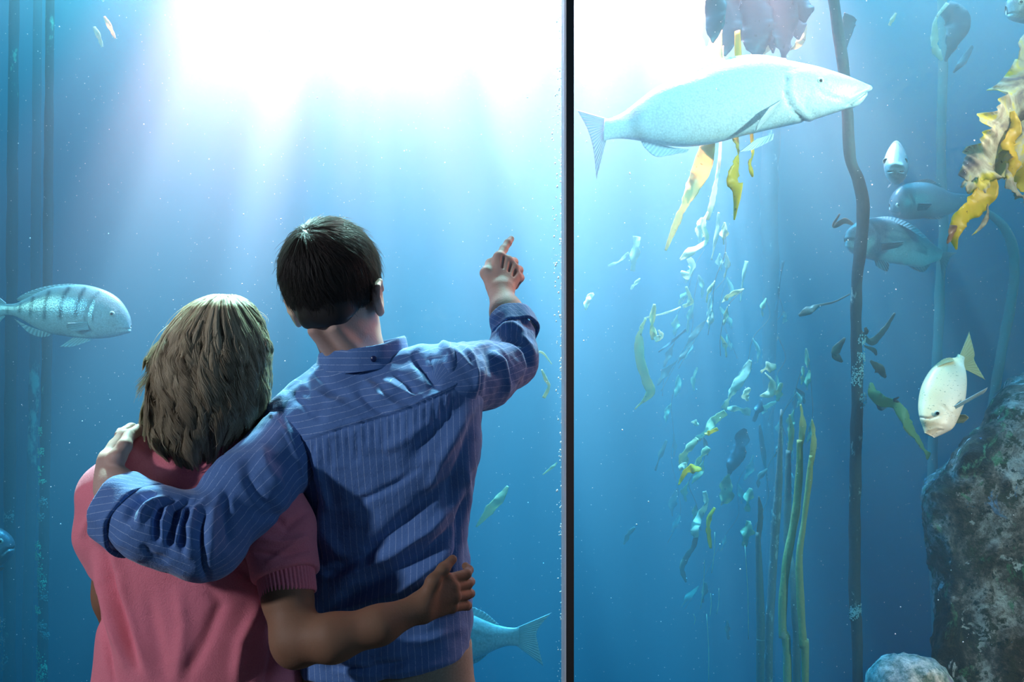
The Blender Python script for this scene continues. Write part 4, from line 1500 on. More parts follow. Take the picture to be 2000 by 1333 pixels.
# ---- striped fish at the left edge (facing right)
m_striped = fish_skin('striped_silver_skin', (0.50, 0.62, 0.60), (0.88, 0.93, 0.90), bar=(0.03, 0.09, 0.11))
m_palefin = fin_material('pale_fin', (0.80, 0.90, 0.88), (0.30, 0.40, 0.40))
C6 = lambda *p: crop(0, 500, 5.333, p)
f1 = fish(125, 612, 3.5, 'striped silver fish with dark bars swimming towards the person in pink')
fish_body(f1, [(256, 634, 256, 643, .004, 3.50), (254, 620, 254, 650, .012, 3.50), (247, 604, 246, 652, .019, 3.50), (234, 586, 234, 656, .026, 3.50), (215, 572, 214, 660, .033, 3.5), (190, 562, 190, 662, .038, 3.5),
               (160, 556, 160, 661, .040, 3.5), (130, 557, 128, 657, .038, 3.5), (100, 562, 98, 652, .032, 3.5), (72, 573, 70, 640, .025, 3.5),
               (48, 585, 46, 626, .018, 3.5), (30, 593, 29, 618, .012, 3.5), (12, 594, 12, 616, .008, 3.5), (0, 593, 0, 618, .006, 3.5), (-10, 593, -10, 618, .004, 3.5)],
          m_striped,
          bars=[(C6((715, 340), (660, 420), (635, 530), (625, 640)), 4.2, .95), (C6((880, 340), (830, 430), (800, 530), (785, 620)), 4.0, .95),
                (C6((1030, 380), (965, 450), (955, 490)), 3, .6), (C6((510, 380), (470, 480), (460, 650)), 4, .85), (C6((345, 440), (325, 520), (315, 610)), 3.4, .8),
                (C6((215, 510), (200, 580)), 3, .7), (C6((80, 540), (78, 590)), 3, .6), (C6((965, 600), (960, 680)), 1.6, .6), (C6((880, 650), (890, 700)), 2.4, .5)]
          + [(C6((330, y), (600, y - 8), (900, y - 4)), 0.8, .22) for y in range(430, 640, 26)],
          marks=[(C6((970, 470), (930, 560), (900, 680), (940, 790)), 2.0, -3.5), (C6((990, 480), (960, 560), (955, 700), (1000, 790)), 2.2, 2.2),
                 (C6((1365, 762), (1280, 768), (1220, 775)), 1.3, -4), (C6((1350, 785), (1250, 790)), 2, 2), (C6((1060, 620), (1080, 700), (1180, 740)), 2.4, -1.6),
                 (C6((1130, 560), (1200, 570), (1215, 640), (1130, 640)), 2, 1.5)])
fish_eye(f1, 218.5, 613.5, 3.469, 0.0098)
fin(f1, 'dorsal_fin', C6((880, 335), (700, 335), (500, 385), (340, 430), (240, 470)), C6((860, 300), (700, 290), (480, 315), (290, 375), (180, 440), (180, 470)), 3.5, 3.5, m_palefin, 22, jag=.06)
fin(f1, 'anal_fin', C6((540, 815), (400, 770), (270, 720), (150, 655)), C6((520, 835), (420, 850), (300, 805), (190, 700), (150, 660)), 3.5, 3.5, m_palefin, 12, jag=.05)
fin(f1, 'pelvic_fin', C6((955, 872), (860, 858), (760, 852)), C6((950, 880), (760, 945), (620, 948)), 3.485, 3.46, m_palefin, 7)
fin(f1, 'pectoral_fin', C6((905, 690), (915, 730), (930, 770)), C6((700, 700), (690, 745), (740, 790)), 3.462, 3.440, m_palefin, 8)
fin(f1, 'tail_fin', [(12, 592), (8, 603), (8, 612), (10, 619)], [(-40, 548), (-22, 590), (-24, 622), (-38, 668)], 3.5, 3.5, m_palefin, 14, jag=.03)

# ---- large pale fish at the top right (facing right)
m_white = fish_skin('white_silver_skin', (0.62, 0.70, 0.74), (0.90, 0.93, 0.93), rough=0.35, metal=0.1, scale=150)
m_whitefin = fin_material('white_fin', (0.85, 0.90, 0.92), (0.65, 0.72, 0.76))
C7 = lambda *p: crop(1100, 0, 2.857, p)
f2 = fish(1420, 205, 3.55, 'large white fish with open mouth swimming above the kelp, longest of all')
fish_body(f2, [(1703, 171, 1703, 174, .004, 3.50), (1698, 167, 1694, 186, .014, 3.50), (1680, 159, 1676, 203, .024, 3.50), (1655, 149, 1650, 214, .036, 3.505), (1625, 139, 1620, 224, .046, 3.51), (1590, 129, 1585, 235, .056, 3.52),
               (1545, 120, 1540, 245, .064, 3.53), (1500, 112, 1490, 256, .068, 3.54), (1450, 112, 1440, 268, .068, 3.55), (1400, 123, 1395, 280, .064, 3.555), (1355, 141, 1350, 286, .058, 3.56),
               (1310, 157, 1308, 285, .050, 3.565), (1275, 175, 1274, 279, .040, 3.57), (1245, 198, 1243, 274, .030, 3.575), (1218, 219, 1216, 271, .020, 3.58), (1196, 230, 1194, 272, .013, 3.58), (1180, 233, 1178, 276, .008, 3.58)],
          m_white, bars=[(C7((1250, 430), (1240, 500), (1270, 590), (1350, 680)), 2.2, .55), (C7((1720, 515), (1690, 520), (1640, 555), (1600, 590)), 1.6, .8), (C7((1560, 400), (1640, 440), (1700, 470)), 5, .25), (C7((1310, 380), (1400, 370), (1500, 400)), 6, .22), (C7((1420, 480), (1470, 530), (1540, 545)), 1.6, .3), (C7((1340, 470), (1370, 560), (1350, 620)), 2, .25), (C7((1215, 560), (1180, 620), (1090, 700)), 3, .35), (C7((400, 620), (400, 700), (430, 770)), 14, .35)],  # faint grey strokes put shade into the gill and mouth grooves
          marks=[(C7((1250, 430), (1240, 500), (1270, 590), (1350, 680)), 3.2, -7), (C7((1275, 420), (1262, 500), (1300, 590), (1380, 680)), 4, 4), (C7((1340, 440), (1380, 520), (1360, 600), (1400, 640)), 3, -2.5),
                 (C7((1727, 515), (1690, 520), (1640, 555), (1590, 590)), 2.6, -9), (C7((1715, 545), (1650, 580), (1600, 610)), 4, 5), (C7((1710, 490), (1650, 520), (1580, 560)), 4, 4),
                 (C7((1580, 560), (1500, 545), (1430, 510)), 3, -2.5), (C7((1410, 435), (1470, 430), (1480, 470), (1420, 480)), 3, 2), (C7((1220, 400), (1280, 385), (1350, 370)), 4, -2)])
fish_eye(f2, 1603, 158, 3.468, 0.0125, bulge=.3, pupil=.45)
fin(f2, 'dorsal_fin', [(1540, 122), (1490, 114), (1450, 114), (1410, 122), (1370, 137)], [(1535, 114), (1490, 107), (1450, 108), (1400, 117), (1345, 141)], 3.545, 3.545, m_whitefin, 22)
fin(f2, 'anal_fin', C7((700, 835), (620, 825), (520, 800), (430, 778)), C7((690, 850), (600, 865), (520, 875), (460, 830), (430, 782)), 3.57, 3.575, m_whitefin, 14)
fin(f2, 'pelvic_fin', C7((1175, 745), (1130, 760), (1080, 775)), C7((1170, 780), (1060, 835), (975, 852)), 3.52, 3.49, m_whitefin, 8)
fin(f2, 'pectoral_fin', C7((1228, 552), (1218, 566), (1210, 582)), C7((1150, 600), (1085, 690), (1070, 740)), 3.462, 3.452, m_whitefin, 10)
fin(f2, 'tail_fin', [(1186, 232), (1180, 245), (1179, 262), (1184, 275)], [(1126, 214), (1146, 250), (1158, 290), (1165, 352)], 3.58, 3.585, fin_material('blue_grey_fin', (0.52, 0.62, 0.68), (0.36, 0.45, 0.50)), 18, jag=.02)

# ---- spotted golden fish nosing down beside the rock
m_gold, nt, b = mat('golden_white_skin')
hgt = attr(nt, 'height'); br = attr(nt, 'bar')
c = mix(nt, hgt.outputs['Fac'], (0.85, 0.74, 0.66), (0.95, 0.60, 0.28))
c = mix(nt, math_(nt, 'MULTIPLY', noise(nt, 16, 3), 0.7), c, (0.97, 0.76, 0.52))
sp = math_(nt, 'GREATER_THAN', noise(nt, 110, 1, sc=(1, 1, 2.2)), 0.70)
c = mix(nt, math_(nt, 'MULTIPLY', sp, 0.8), c, (0.12, 0.10, 0.05))
c = mix(nt, br.outputs['Fac'], c, (0.40, 0.26, 0.22))
nt.links.new(c, b.inputs['Base Color'])
b.inputs['Roughness'].default_value = 0.4
bump(nt, b, noise(nt, 200, 2), 0.15, 0.002)
m_goldfin = fin_material('golden_fin', (0.92, 0.76, 0.46), (0.75, 0.52, 0.25))
C8 = lambda *p: crop(1740, 600, 3.33, p)
f3 = fish(1850, 760, 3.42, 'golden white spotted fish nosing down beside the large rock', side=(0.25, -1, 0.1))
fish_body(f3, [(1806, 846, 1824, 856, .006, 3.33), (1803, 834, 1842, 848, .018, 3.34), (1798, 818, 1858, 838, .028, 3.35), (1796, 800, 1866, 822, .036, 3.37), (1797, 782, 1874, 802, .042, 3.39),
               (1801, 760, 1880, 784, .044, 3.41), (1809, 740, 1883, 762, .042, 3.43), (1822, 720, 1884, 744, .037, 3.45), (1840, 706, 1883, 727, .028, 3.47), (1858, 700, 1881, 716, .018, 3.49), (1868, 698, 1882, 706, .011, 3.50), (1871, 692, 1884, 699, .007, 3.51)],
          m_gold, bars=[(C8((190, 715), (250, 722), (290, 705), (310, 680)), 2.6, .6), (C8((225, 770), (240, 830)), 3, .25)],
          marks=[(C8((190, 718), (250, 726), (310, 705)), 2, -3), (C8((265, 845), (300, 810), (330, 800)), 1.4, -4), (C8((250, 800), (300, 785), (330, 790)), 2.4, 2.4),
                 (C8((330, 640), (400, 700), (400, 780)), 2.2, -2.2)])
fish_eye(f3, 1830.5, 807.5, 3.329, 0.0088, bulge=.5, face=(-.1, -1, -.1), pupil=.62)
fin(f3, 'dorsal_fin', C8((200, 560), (250, 450), (320, 380), (415, 350)), C8((195, 545), (245, 425), (330, 345), (390, 328), (415, 350)), 3.44, 3.46, m_goldfin, 16, jag=.08)
fin(f3, 'tail_fin', C8((432, 352), (450, 378), (475, 402)), C8((510, 160), (545, 300), (545, 350), (615, 475)), 3.50, 3.53, m_goldfin, 16, jag=.02)
fin(f3, 'pectoral_fin', C8((390, 655), (398, 665), (402, 675)), C8((630, 522), (620, 545), (600, 565)), 3.355, 3.30, m_palefin, 6)
fin(f3, 'pelvic_fin', C8((440, 700), (430, 730), (425, 758)), C8((485, 700), (505, 722), (470, 755)), 3.41, 3.39, m_goldfin, 7)
fin(f3, 'anal_fin', C8((470, 500), (472, 560), (468, 600)), C8((482, 515), (488, 555), (474, 602)), 3.45, 3.46, m_goldfin, 6)

# ---- fish turned towards the hall, behind the kelp stalk
m_dusk = fish_skin('blue_grey_skin', (0.20, 0.28, 0.31), (0.82, 0.86, 0.84), rough=.3)
m_face = fish_skin('pale_grey_skin', (0.55, 0.60, 0.60), (0.92, 0.92, 0.90), bar=(0.05, 0.07, 0.08), rough=.35)
m_duskfin = fin_material('grey_fin', (0.30, 0.40, 0.44), (0.12, 0.18, 0.20))
C9 = lambda *p: crop(1600, 220, 3.333, p)
f4 = fish(1745, 480, 3.800, 'grey blue fish with white lips half hidden behind the tall kelp stalk', side=(-.35, -1, 0))
fish_body(f4, [(1648, 463, 1652, 482, .012, 3.800), (1652, 453, 1657, 490, .026, 3.800), (1662, 442, 1668, 497, .040, 3.810), (1680, 431, 1685, 503, .050, 3.830), (1703, 426, 1705, 509, .054, 3.850), (1730, 427, 1725, 513, .052, 3.880),
               (1760, 436, 1752, 516, .044, 3.910), (1785, 447, 1778, 520, .034, 3.940), (1808, 464, 1802, 522, .024, 3.970), (1826, 479, 1818, 515, .015, 4.000), (1842, 489, 1838, 508, .009, 4.030)],
          m_dusk, bars=[(C9((430, 740 + k * 22), (560, 790 + k * 18), (700, 880 + k * 8)), 1.3, .5) for k in range(6)] + [(C9((420, 850), (530, 835)), 4, .5)],
          marks=[(C9((330, 710), (385, 780), (380, 860), (330, 920)), 2.4, -5), (C9((155, 838), (195, 830), (240, 838)), 1.8, -6), (C9((165, 865), (230, 885)), 3, 3), (C9((170, 815), (230, 815)), 3, 3)])
fish_eye(f4, 1678, 452, 3.775, 0.0095, face=(-.3, -1, 0))
fin(f4, 'dorsal_fin', C9((330, 700), (450, 705), (560, 745), (680, 820)), C9((330, 690), (460, 678), (600, 728), (710, 820)), 3.880, 3.900, m_duskfin, 18)
fin(f4, 'pelvic_fin', C9((360, 965), (400, 960), (440, 965)), C9((370, 1000), (440, 1035), (458, 985)), 3.840, 3.820, m_duskfin, 6)
fin(f4, 'anal_fin', C9((580, 1000), (660, 1005), (720, 985)), C9((620, 1025), (680, 1038), (724, 990)), 3.930, 3.940, m_duskfin, 7)
fin(f4, 'tail_fin', C9((790, 905), (800, 940), (785, 965)), C9((895, 912), (850, 950), (800, 1090)), 4.020, 4.070, m_duskfin, 12)
fin(f4, 'pectoral_fin', C9((400, 850), (405, 875), (410, 900)), C9((556, 838), (545, 862), (515, 880)), 3.805, 3.790, m_duskfin, 7)

# ---- darker fish behind it (facing left)
m_dark = fish_skin('dark_blue_skin', (0.08, 0.13, 0.16), (0.26, 0.34, 0.36), rough=.4)
m_darkfin = fin_material('dark_fin', (0.10, 0.17, 0.21), (0.05, 0.09, 0.11))
f5 = fish(1800, 392, 4.100, 'dark blue fish just below the fish that faces the hall')
fish_body(f5, [(1737, 398, 1738, 410, .010, 4.100), (1740, 386, 1742, 418, .024, 4.100), (1749, 372, 1754, 425, .038, 4.100), (1765, 361, 1772, 429, .048, 4.110), (1790, 356, 1794, 428, .052, 4.120), (1815, 358, 1818, 425, .048, 4.130),
               (1838, 367, 1840, 422, .036, 4.140), (1856, 376, 1857, 418, .024, 4.150), (1875, 379, 1875, 408, .013, 4.160), (1890, 380, 1890, 402, .008, 4.170)],
          m_dark, marks=[(C9((590, 540), (615, 590), (590, 650)), 2.4, -4), (C9((460, 655), (520, 660)), 1.6, -5)])
fish_eye(f5, 1755, 401, 4.068, 0.0115)
fin(f5, 'dorsal_fin', C9((560, 465), (680, 455), (780, 490)), C9((600, 455), (710, 432), (800, 480)), 4.120, 4.120, m_darkfin, 14)
fin(f5, 'tail_fin', C9((960, 535), (965, 565), (965, 600)), C9((1060, 470), (1030, 570), (1060, 660)), 4.170, 4.190, m_darkfin, 12)
fin(f5, 'pectoral_fin', C9((620, 590), (625, 615), (640, 640)), C9((738, 590), (728, 612), (704, 634)), 4.070, 4.050, m_darkfin, 7)
fin(f5, 'anal_fin', C9((680, 685), (760, 680), (820, 668)), C9((690, 692), (780, 694), (830, 672)), 4.130, 4.130, m_darkfin, 8)

# ---- tail and hind body in front of the man's hip, head hidden behind him
m_teal = fish_skin('teal_silver_skin', (0.48, 0.68, 0.66), (0.80, 0.92, 0.88), rough=.3, scale=120)
m_tealfin = fin_material('teal_fin', (0.65, 0.84, 0.82), (0.32, 0.50, 0.50))
CA = lambda *p: crop(880, 900, 3.079, p)
f6 = fish(880, 1240, 3.5, 'teal silver fish whose forked tail shows beyond the hip of the person in blue')
fish_body(f6, [(690, 1262, 690, 1268, .006, 3.5), (705, 1235, 705, 1284, .024, 3.5), (740, 1206, 740, 1300, .038, 3.5), (790, 1188, 790, 1306, .046, 3.5), (840, 1184, 840, 1302, .046, 3.5), (880, 1190, 880, 1298, .042, 3.5),
               (915, 1198, 915, 1292, .036, 3.5), (940, 1208, 942, 1282, .029, 3.5), (965, 1219, 967, 1270, .022, 3.5), (985, 1225, 987, 1263, .015, 3.5), (1002, 1227, 1003, 1262, .010, 3.5), (1014, 1226, 1014, 1263, .006, 3.5)],
          m_teal, bars=[([(700 + 2 * k, 1200 + k * 10), (960, 1222 + k * 5)], 0.9, .25) for k in range(8)])
fish_eye(f6, 722, 1247, 3.466, 0.0105)
fin(f6, 'dorsal_fin', [(760, 1198), (850, 1186), (925, 1203), (968, 1222)], [(770, 1180), (850, 1168), (935, 1190), (975, 1220)], 3.5, 3.5, m_tealfin, 22, jag=.08)
fin(f6, 'anal_fin', CA((80, 1190), (150, 1172), (218, 1160)), CA((60, 1228), (150, 1222), (224, 1166)), 3.5, 3.5, m_tealfin, 9, jag=.08)
fin(f6, 'tail_fin', [(1010, 1226), (1006, 1240), (1006, 1250), (1010, 1263)], [(1078, 1197), (1050, 1232), (1052, 1262), (1062, 1302)], 3.5, 3.51, m_tealfin, 18, jag=.03)
fin(f6, 'pectoral_fin', [(768, 1240), (770, 1250), (772, 1262)], [(806, 1238), (816, 1262), (800, 1274)], 3.455, 3.44, m_tealfin, 7)

# ---- head of a dark fish at the left edge
CB = lambda *p: crop(0, 1000, 4.0, p)
f7 = fish(-60, 1070, 3.7, 'dark fish showing only its head low beside the mossy kelp trunks')
fish_body(f7, [(27, 1066, 26, 1073, .008, 3.7), (25, 1056, 22, 1088, .022, 3.7), (17, 1045, 10, 1100, .034, 3.7), (2, 1034, -6, 1110, .044, 3.7), (-25, 1022, -30, 1118, .052, 3.72), (-60, 1014, -60, 1122, .054, 3.74),
               (-100, 1016, -100, 1118, .048, 3.76), (-140, 1030, -140, 1106, .036, 3.78), (-175, 1048, -175, 1092, .022, 3.80), (-205, 1056, -205, 1086, .010, 3.82)],
          m_dark, marks=[(CB((105, 285), (60, 295), (25, 325)), 1.8, -6), (CB((95, 300), (50, 320), (20, 350)), 2.5, 3)])
fish_eye(f7, 1, 1058, 3.662, 0.0105)
fin(f7, 'dorsal_fin', [(-10, 1030), (-60, 1016), (-130, 1028)], [(-14, 1016), (-60, 998), (-140, 1020)], 3.74, 3.75, m_darkfin, 14)
fin(f7, 'tail_fin', [(-200, 1056), (-198, 1070), (-200, 1086)], [(-262, 1020), (-240, 1070), (-262, 1124)], 3.82, 3.84, m_darkfin, 12)
fin(f7, 'pelvic_fin', CB((15, 430), (5, 435), (-15, 440)), CB((38, 445), (10, 462), (-10, 460)), 3.69, 3.68, m_darkfin, 5)

# ---- blunt head at the top right corner (facing left)
f8 = fish(2060, 12, 3.6, 'pale blue fish entering at the corner above the yellow kelp')
fish_body(f8, [(1964, 12, 1966, 30, .010, 3.6), (1967, 2, 1972, 36, .022, 3.6), (1976, -8, 1984, 41, .034, 3.6), (1992, -18, 2000, 44, .044, 3.61), (2020, -28, 2025, 48, .050, 3.62), (2055, -34, 2055, 50, .050, 3.63),
               (2095, -30, 2095, 44, .042, 3.64), (2130, -18, 2130, 32, .028, 3.65), (2160, -6, 2160, 20, .012, 3.66)],
          m_dusk, marks=[(crop(1780, 0, 3.33, [(622, 95), (660, 85), (733, 90)]), 1.6, -6), (crop(1780, 0, 3.33, [(640, 105), (690, 110), (733, 112)]), 2.6, 3)])
fish_eye(f8, 1994, 4, 3.566, 0.011)
fin(f8, 'dorsal_fin', [(2000, -20), (2050, -34), (2110, -26)], [(2004, -34), (2055, -52), (2120, -32)], 3.63, 3.64, m_duskfin, 12)
fin(f8, 'tail_fin', [(2156, -6), (2158, 8), (2156, 20)], [(2215, -40), (2195, 8), (2215, 56)], 3.66, 3.67, m_duskfin, 12)

# ---- the fish that looks straight into the hall
CC = lambda *p: crop(1600, 220, 3.333, p)
o = empty('fish', W(1750, 320, 3.8))
tag(o, 'pale grey fish facing the hall head-on above the dark blue fish', 'fish')
f9 = {'_o': o, '_side': np.array([1.0, 0, 0])}
st = [(1750, 334, 8, 5, 3.680), (1750, 333, 15, 13, 3.685), (1750, 331, 20, 22, 3.700), (1750, 326, 23, 32, 3.730), (1750, 322, 24, 39, 3.770), (1750, 318, 23.5, 42, 3.820), (1751, 317, 21, 42, 3.880),
      (1752, 318, 17, 38, 3.950), (1753, 320, 12, 30, 4.020), (1755, 323, 7, 20, 4.090), (1757, 325, 3, 11, 4.140), (1758, 326, 1.5, 9, 4.180)]
S_ = np.array(st, float); tt = np.linspace(0, len(S_) - 1, 70)
D_ = np.stack([smooth_interp(tt, np.arange(len(S_)), S_[:, k]) for k in range(5)], 1)
V, H = [], []
for s in D_:
    for k in range(56):
        a = 2 * math.pi * k / 56
        sa, ca = math.sin(a), math.cos(a)
        wz = 1 - 0.34 * max(0, sa) ** 1.4                     # narrower along the back
        V.append(W(s[0] + s[2] * ca * wz, s[1] - s[3] * np.sign(sa) * abs(sa) ** 0.95, s[4])); H.append(0.5 + 0.5 * sa)
F = [(i * 56 + k, i * 56 + (k + 1) % 56, (i + 1) * 56 + (k + 1) % 56, (i + 1) * 56 + k)[::-1] for i in range(69) for k in range(56)]
V = np.array(V); F.append(tuple(range(56))); F.append(tuple(69 * 56 + k for k in range(56))[::-1])
V[:, 1] -= 0.001 * (stroke_value(V, [(CC((440, 400), (490, 390), (545, 400)), 2.2, 7)]) + stroke_value(V, [(CC((435, 388), (490, 382), (545, 388)), 1.0, -14)]) + stroke_value(V, [(CC((445, 345), (490, 335), (540, 345)), 4, 6)])) * (V[:, 1] < 3.8)
o9 = keep_world(link_mesh('body', V, F, m_face), o)
vattr(o9, 'height', np.clip((np.array(H) - .45) * 1.4, 0, 1)); vattr(o9, 'bar', stroke_value(V, [(CC((438, 388), (490, 384), (545, 388)), 1.3, .8)]) * (V[:, 1] < 3.8))
for s, ex in ((-1, 1730.5), (1, 1766.5)):
    fish_eye(f9, ex, 315, 3.735, 0.0125, face=(s * .7, -1, 0.1), bulge=.6, pupil=.75)
fin(f9, 'dorsal_fin', [(1746, 286), (1750, 284), (1754, 286)], [(1748, 279), (1751, 277), (1753, 280)], 3.820, 3.900, m_duskfin, 4)
fin(f9, 'pelvic_fin', CC((470, 460), (462, 465), (455, 470)), CC((468, 470), (455, 485), (445, 490)), 3.800, 3.790, m_palefin, 4)
fin(f9, 'tail_fin', [(1756, 318), (1757, 326), (1756, 334)], [(1760, 298), (1758, 326), (1760, 352)], 4.170, 4.260, m_duskfin, 8)

# ================================================================ kelp, rocks, specks
def kelp_leaf(name, c0, c1, trans=0.5, rough=0.4):
    m, nt, b = mat(name)
    c = mix(nt, noise(nt, 14, 5, 0.6), c0, c1)
    c = mix(nt, math_(nt, 'GREATER_THAN', noise(nt, 60, 3), 0.68), c, tuple(x * 0.5 for x in c1))
    nt.links.new(c, b.inputs['Base Color'])
    b.inputs['Roughness'].default_value = rough
    tl = nt.nodes.new('ShaderNodeBsdfTranslucent'); nt.links.new(c, tl.inputs[0])
    mx = nt.nodes.new('ShaderNodeMixShader'); mx.inputs[0].default_value = trans
    nt.links.new(b.outputs[0], mx.inputs[1]); nt.links.new(tl.outputs[0], mx.inputs[2])
    nt.links.new(mx.outputs[0], nt.nodes['Material Output'].inputs[0])
    bump(nt, b, noise(nt, 40, 4), 0.4, 0.004)
    return m


m_yellow = kelp_leaf('yellow_kelp', (0.82, 0.64, 0.03), (0.70, 0.46, 0.04), 0.6)
m_olive = kelp_leaf('olive_kelp', (0.85, 0.70, 0.36), (0.62, 0.48, 0.24), 0.5)
m_beige = kelp_leaf('beige_kelp', (0.92, 0.80, 0.60), (0.76, 0.62, 0.42), 0.5)
m_brown = kelp_leaf('brown_kelp', (0.30, 0.17, 0.10), (0.20, 0.11, 0.07), 0.35)
m_green = kelp_leaf('green_kelp', (0.74, 0.66, 0.24), (0.60, 0.48, 0.20), 0.5)
m_hazy_grey = kelp_leaf('hazy_grey_kelp', (0.09, 0.15, 0.18), (0.06, 0.10, 0.12), 0.25)  # bluish haze is mixed into the leaf colour


def stalk_material(name, c0, c1, patch, amount, scale=14):
    m, nt, b = mat(name)
    c = mix(nt, noise(nt, 90, 4), c0, c1)
    f = ramp(nt, noise(nt, scale, 6, 0.72, sc=(1, 1, .45)), [(amount, (0, 0, 0)), (min(amount + 0.06, 1), (1, 1, 1))])
    c = mix(nt, f, c, patch)
    nt.links.new(c, b.inputs['Base Color'])
    b.inputs['Roughness'].default_value = 0.7
    bump(nt, b, noise(nt, 70, 5), 0.5, 0.006)
    return m


m_stalk = stalk_material('dark_kelp_stalk', (0.055, 0.04, 0.045), (0.11, 0.08, 0.085), (0.55, 0.60, 0.52), 0.62)
m_stalk_brown = stalk_material('brown_kelp_stalk', (0.20, 0.15, 0.11), (0.26, 0.20, 0.15), (0.3, 0.28, 0.22), 0.7)
m_stalk_olive = stalk_material('olive_kelp_stalk', (0.34, 0.26, 0.09), (0.46, 0.38, 0.12), (0.40, 0.34, 0.22), 0.6)
m_stalk_grey = stalk_material('crusted_kelp_stalk', (0.17, 0.14, 0.12), (0.27, 0.23, 0.20), (0.5, 0.48, 0.44), 0.56, 30)
m_trunk = stalk_material('mossy_trunk', (0.02, 0.022, 0.022), (0.035, 0.035, 0.035), (0.16, 0.50, 0.28), 0.60, 6)
m_bulb = simple('kelp_holdfast', (0.10, 0.07, 0.05), 0.8)


def blade(root, path, widths, material, twist=0.0, tw_rate=1.2, ruffle=0.14, seed=0, name='blade', curl=0.2, nl=None, turn=0.55):
    """Kelp leaf: ribbon with ruffled edges. path of (px, py, Y); widths in px (full)."""
    r = random.Random(seed * 7 + int(path[0][0]))
    P = np.array([tuple(W(*p)) for p in path])
    n = nl or max(14, int(6 * len(P) + np.linalg.norm(np.diff(P, axis=0), axis=1).sum() * 60))
    t = np.arange(len(P)); tt = np.linspace(0, len(P) - 1, n)
    C = np.stack([smooth_interp(tt, t, P[:, k]) for k in range(3)], 1) if len(P) > 2 else P[0] + (P[1] - P[0]) * tt[:, None]
    wd = np.interp(tt, t, [w * path[i][2] / FPX / 2 for i, w in enumerate(widths)])
    T = np.gradient(C, axis=0); T /= np.linalg.norm(T, axis=1)[:, None]
    M = 9
    V = []
    ph = r.uniform(0, 6)
    for side in (1, -1):
        for i in range(n):
            s = i / (n - 1)
            view = C[i] / np.linalg.norm(C[i])
            lat = np.cross(T[i], (0, 1, 0)); L = np.linalg.norm(lat)
            lat = lat / L if L > 1e-4 else np.array([1.0, 0, 0])
            nor = np.cross(lat, T[i])
            a = twist + turn * math.sin(tw_rate * 5 * s + ph)
            l2 = lat * math.cos(a) + nor * math.sin(a); n2 = nor * math.cos(a) - lat * math.sin(a)
            for j in range(M):
                u = j / (M - 1) * 2 - 1
                q_ = s * max(1, len(P) / 3)
                ru = ruffle * wd[i] * abs(u) ** 2 * (math.sin(13 * q_ + ph + u * 1.5) + .6 * math.sin(29 * q_ + 2 * ph + u) + .35 * math.sin(61 * q_ + 3 * ph - u))
                V.append(C[i] + l2 * u * wd[i] * (1 + 0.05 * math.sin(19 * s + u * 2 + ph)) + n2 * (ru + curl * wd[i] * (u * u - .4)) + n2 * side * 0.0008)
    F = []
    n0 = n * M
    for s in (0, 1):
        for i in range(n - 1):
            for j in range(M - 1):
                a = s * n0 + i * M + j
                q = (a, a + 1, a + M + 1, a + M)
                F.append(q[::-1] if s else q)
    for i in range(n - 1):
        for j, fl in ((0, 0), (M - 1, 1)):
            a = i * M + j
            q = (a, a + M, a + M + n0, a + n0)
            F.append(q[::-1] if fl else q)
    for i, fl in ((0, 1), (n - 1, 0)):
        for j in range(M - 1):
            a = i * M + j
            q = (a, a + 1, a + 1 + n0, a + n0)
            F.append(q[::-1] if fl else q)
    return keep_world(link_mesh(name, V, F, material), root)


def stalk(root, path, rad, material, name='stalk', seed=0, seg=18, sub=10, lump=0.08):
    pts = [W(*p) for p in path]
    radii = rad if hasattr(rad, '__len__') else [rad] * len(path)
    v, f = arc_tube(pts, radii, seg, sub=sub)
    v = np.array(v)
    cen = v.reshape(-1, seg, 3).mean(1).repeat(seg, 0)
    v = cen + (v - cen) * (1 + lump * waves(v, seed + 3, 40))[:, None]
    return keep_world(link_mesh(name, v, f, material), root)


def plant(px, py, Y, label, name='kelp_plant', cat='kelp', group=None):
    o = empty(name, W(px, py, Y))
    o.location.z = TZ0 if group != 'x' else o.location.z
    return tag(o, label, cat, group)


def to_floor(path, Y, dx=0):
    """Carry a stalk's path down to the sand."""
    px, py, _ = path[-1]
    z = TZ0 + 0.02
    py2 = 666.5 - (z - CAMZ) / Y * FPX
    return list(path) + [(px + dx, py2, Y)]


def holdfast(root, px, Y, r=0.09):
    c = Vector((W(px, 0, Y).x, Y, TZ0))
    def f(P):
        d = ball(P, (c.x, c.y, c.z + 0.03), (r, r, r * .8))
        for k in range(9):
            a = k * 0.7
            d = smin(d, cone(P, (c.x, c.y, c.z + 0.07), (c.x + r * 1.7 * math.cos(a), c.y + r * 1.7 * math.sin(a), c.z + 0.01), 0.025, 0.012), 0.03)
        return smax(d, c.z - P[:, 2], 0.004)
    v, q = surface_net(f, c - Vector((r * 2.1, r * 2.1, .03)), c + Vector((r * 2.1, r * 2.1, r * 1.4)), 0.012)
    return keep_world(link_mesh('holdfast', v, q, m_bulb), root)


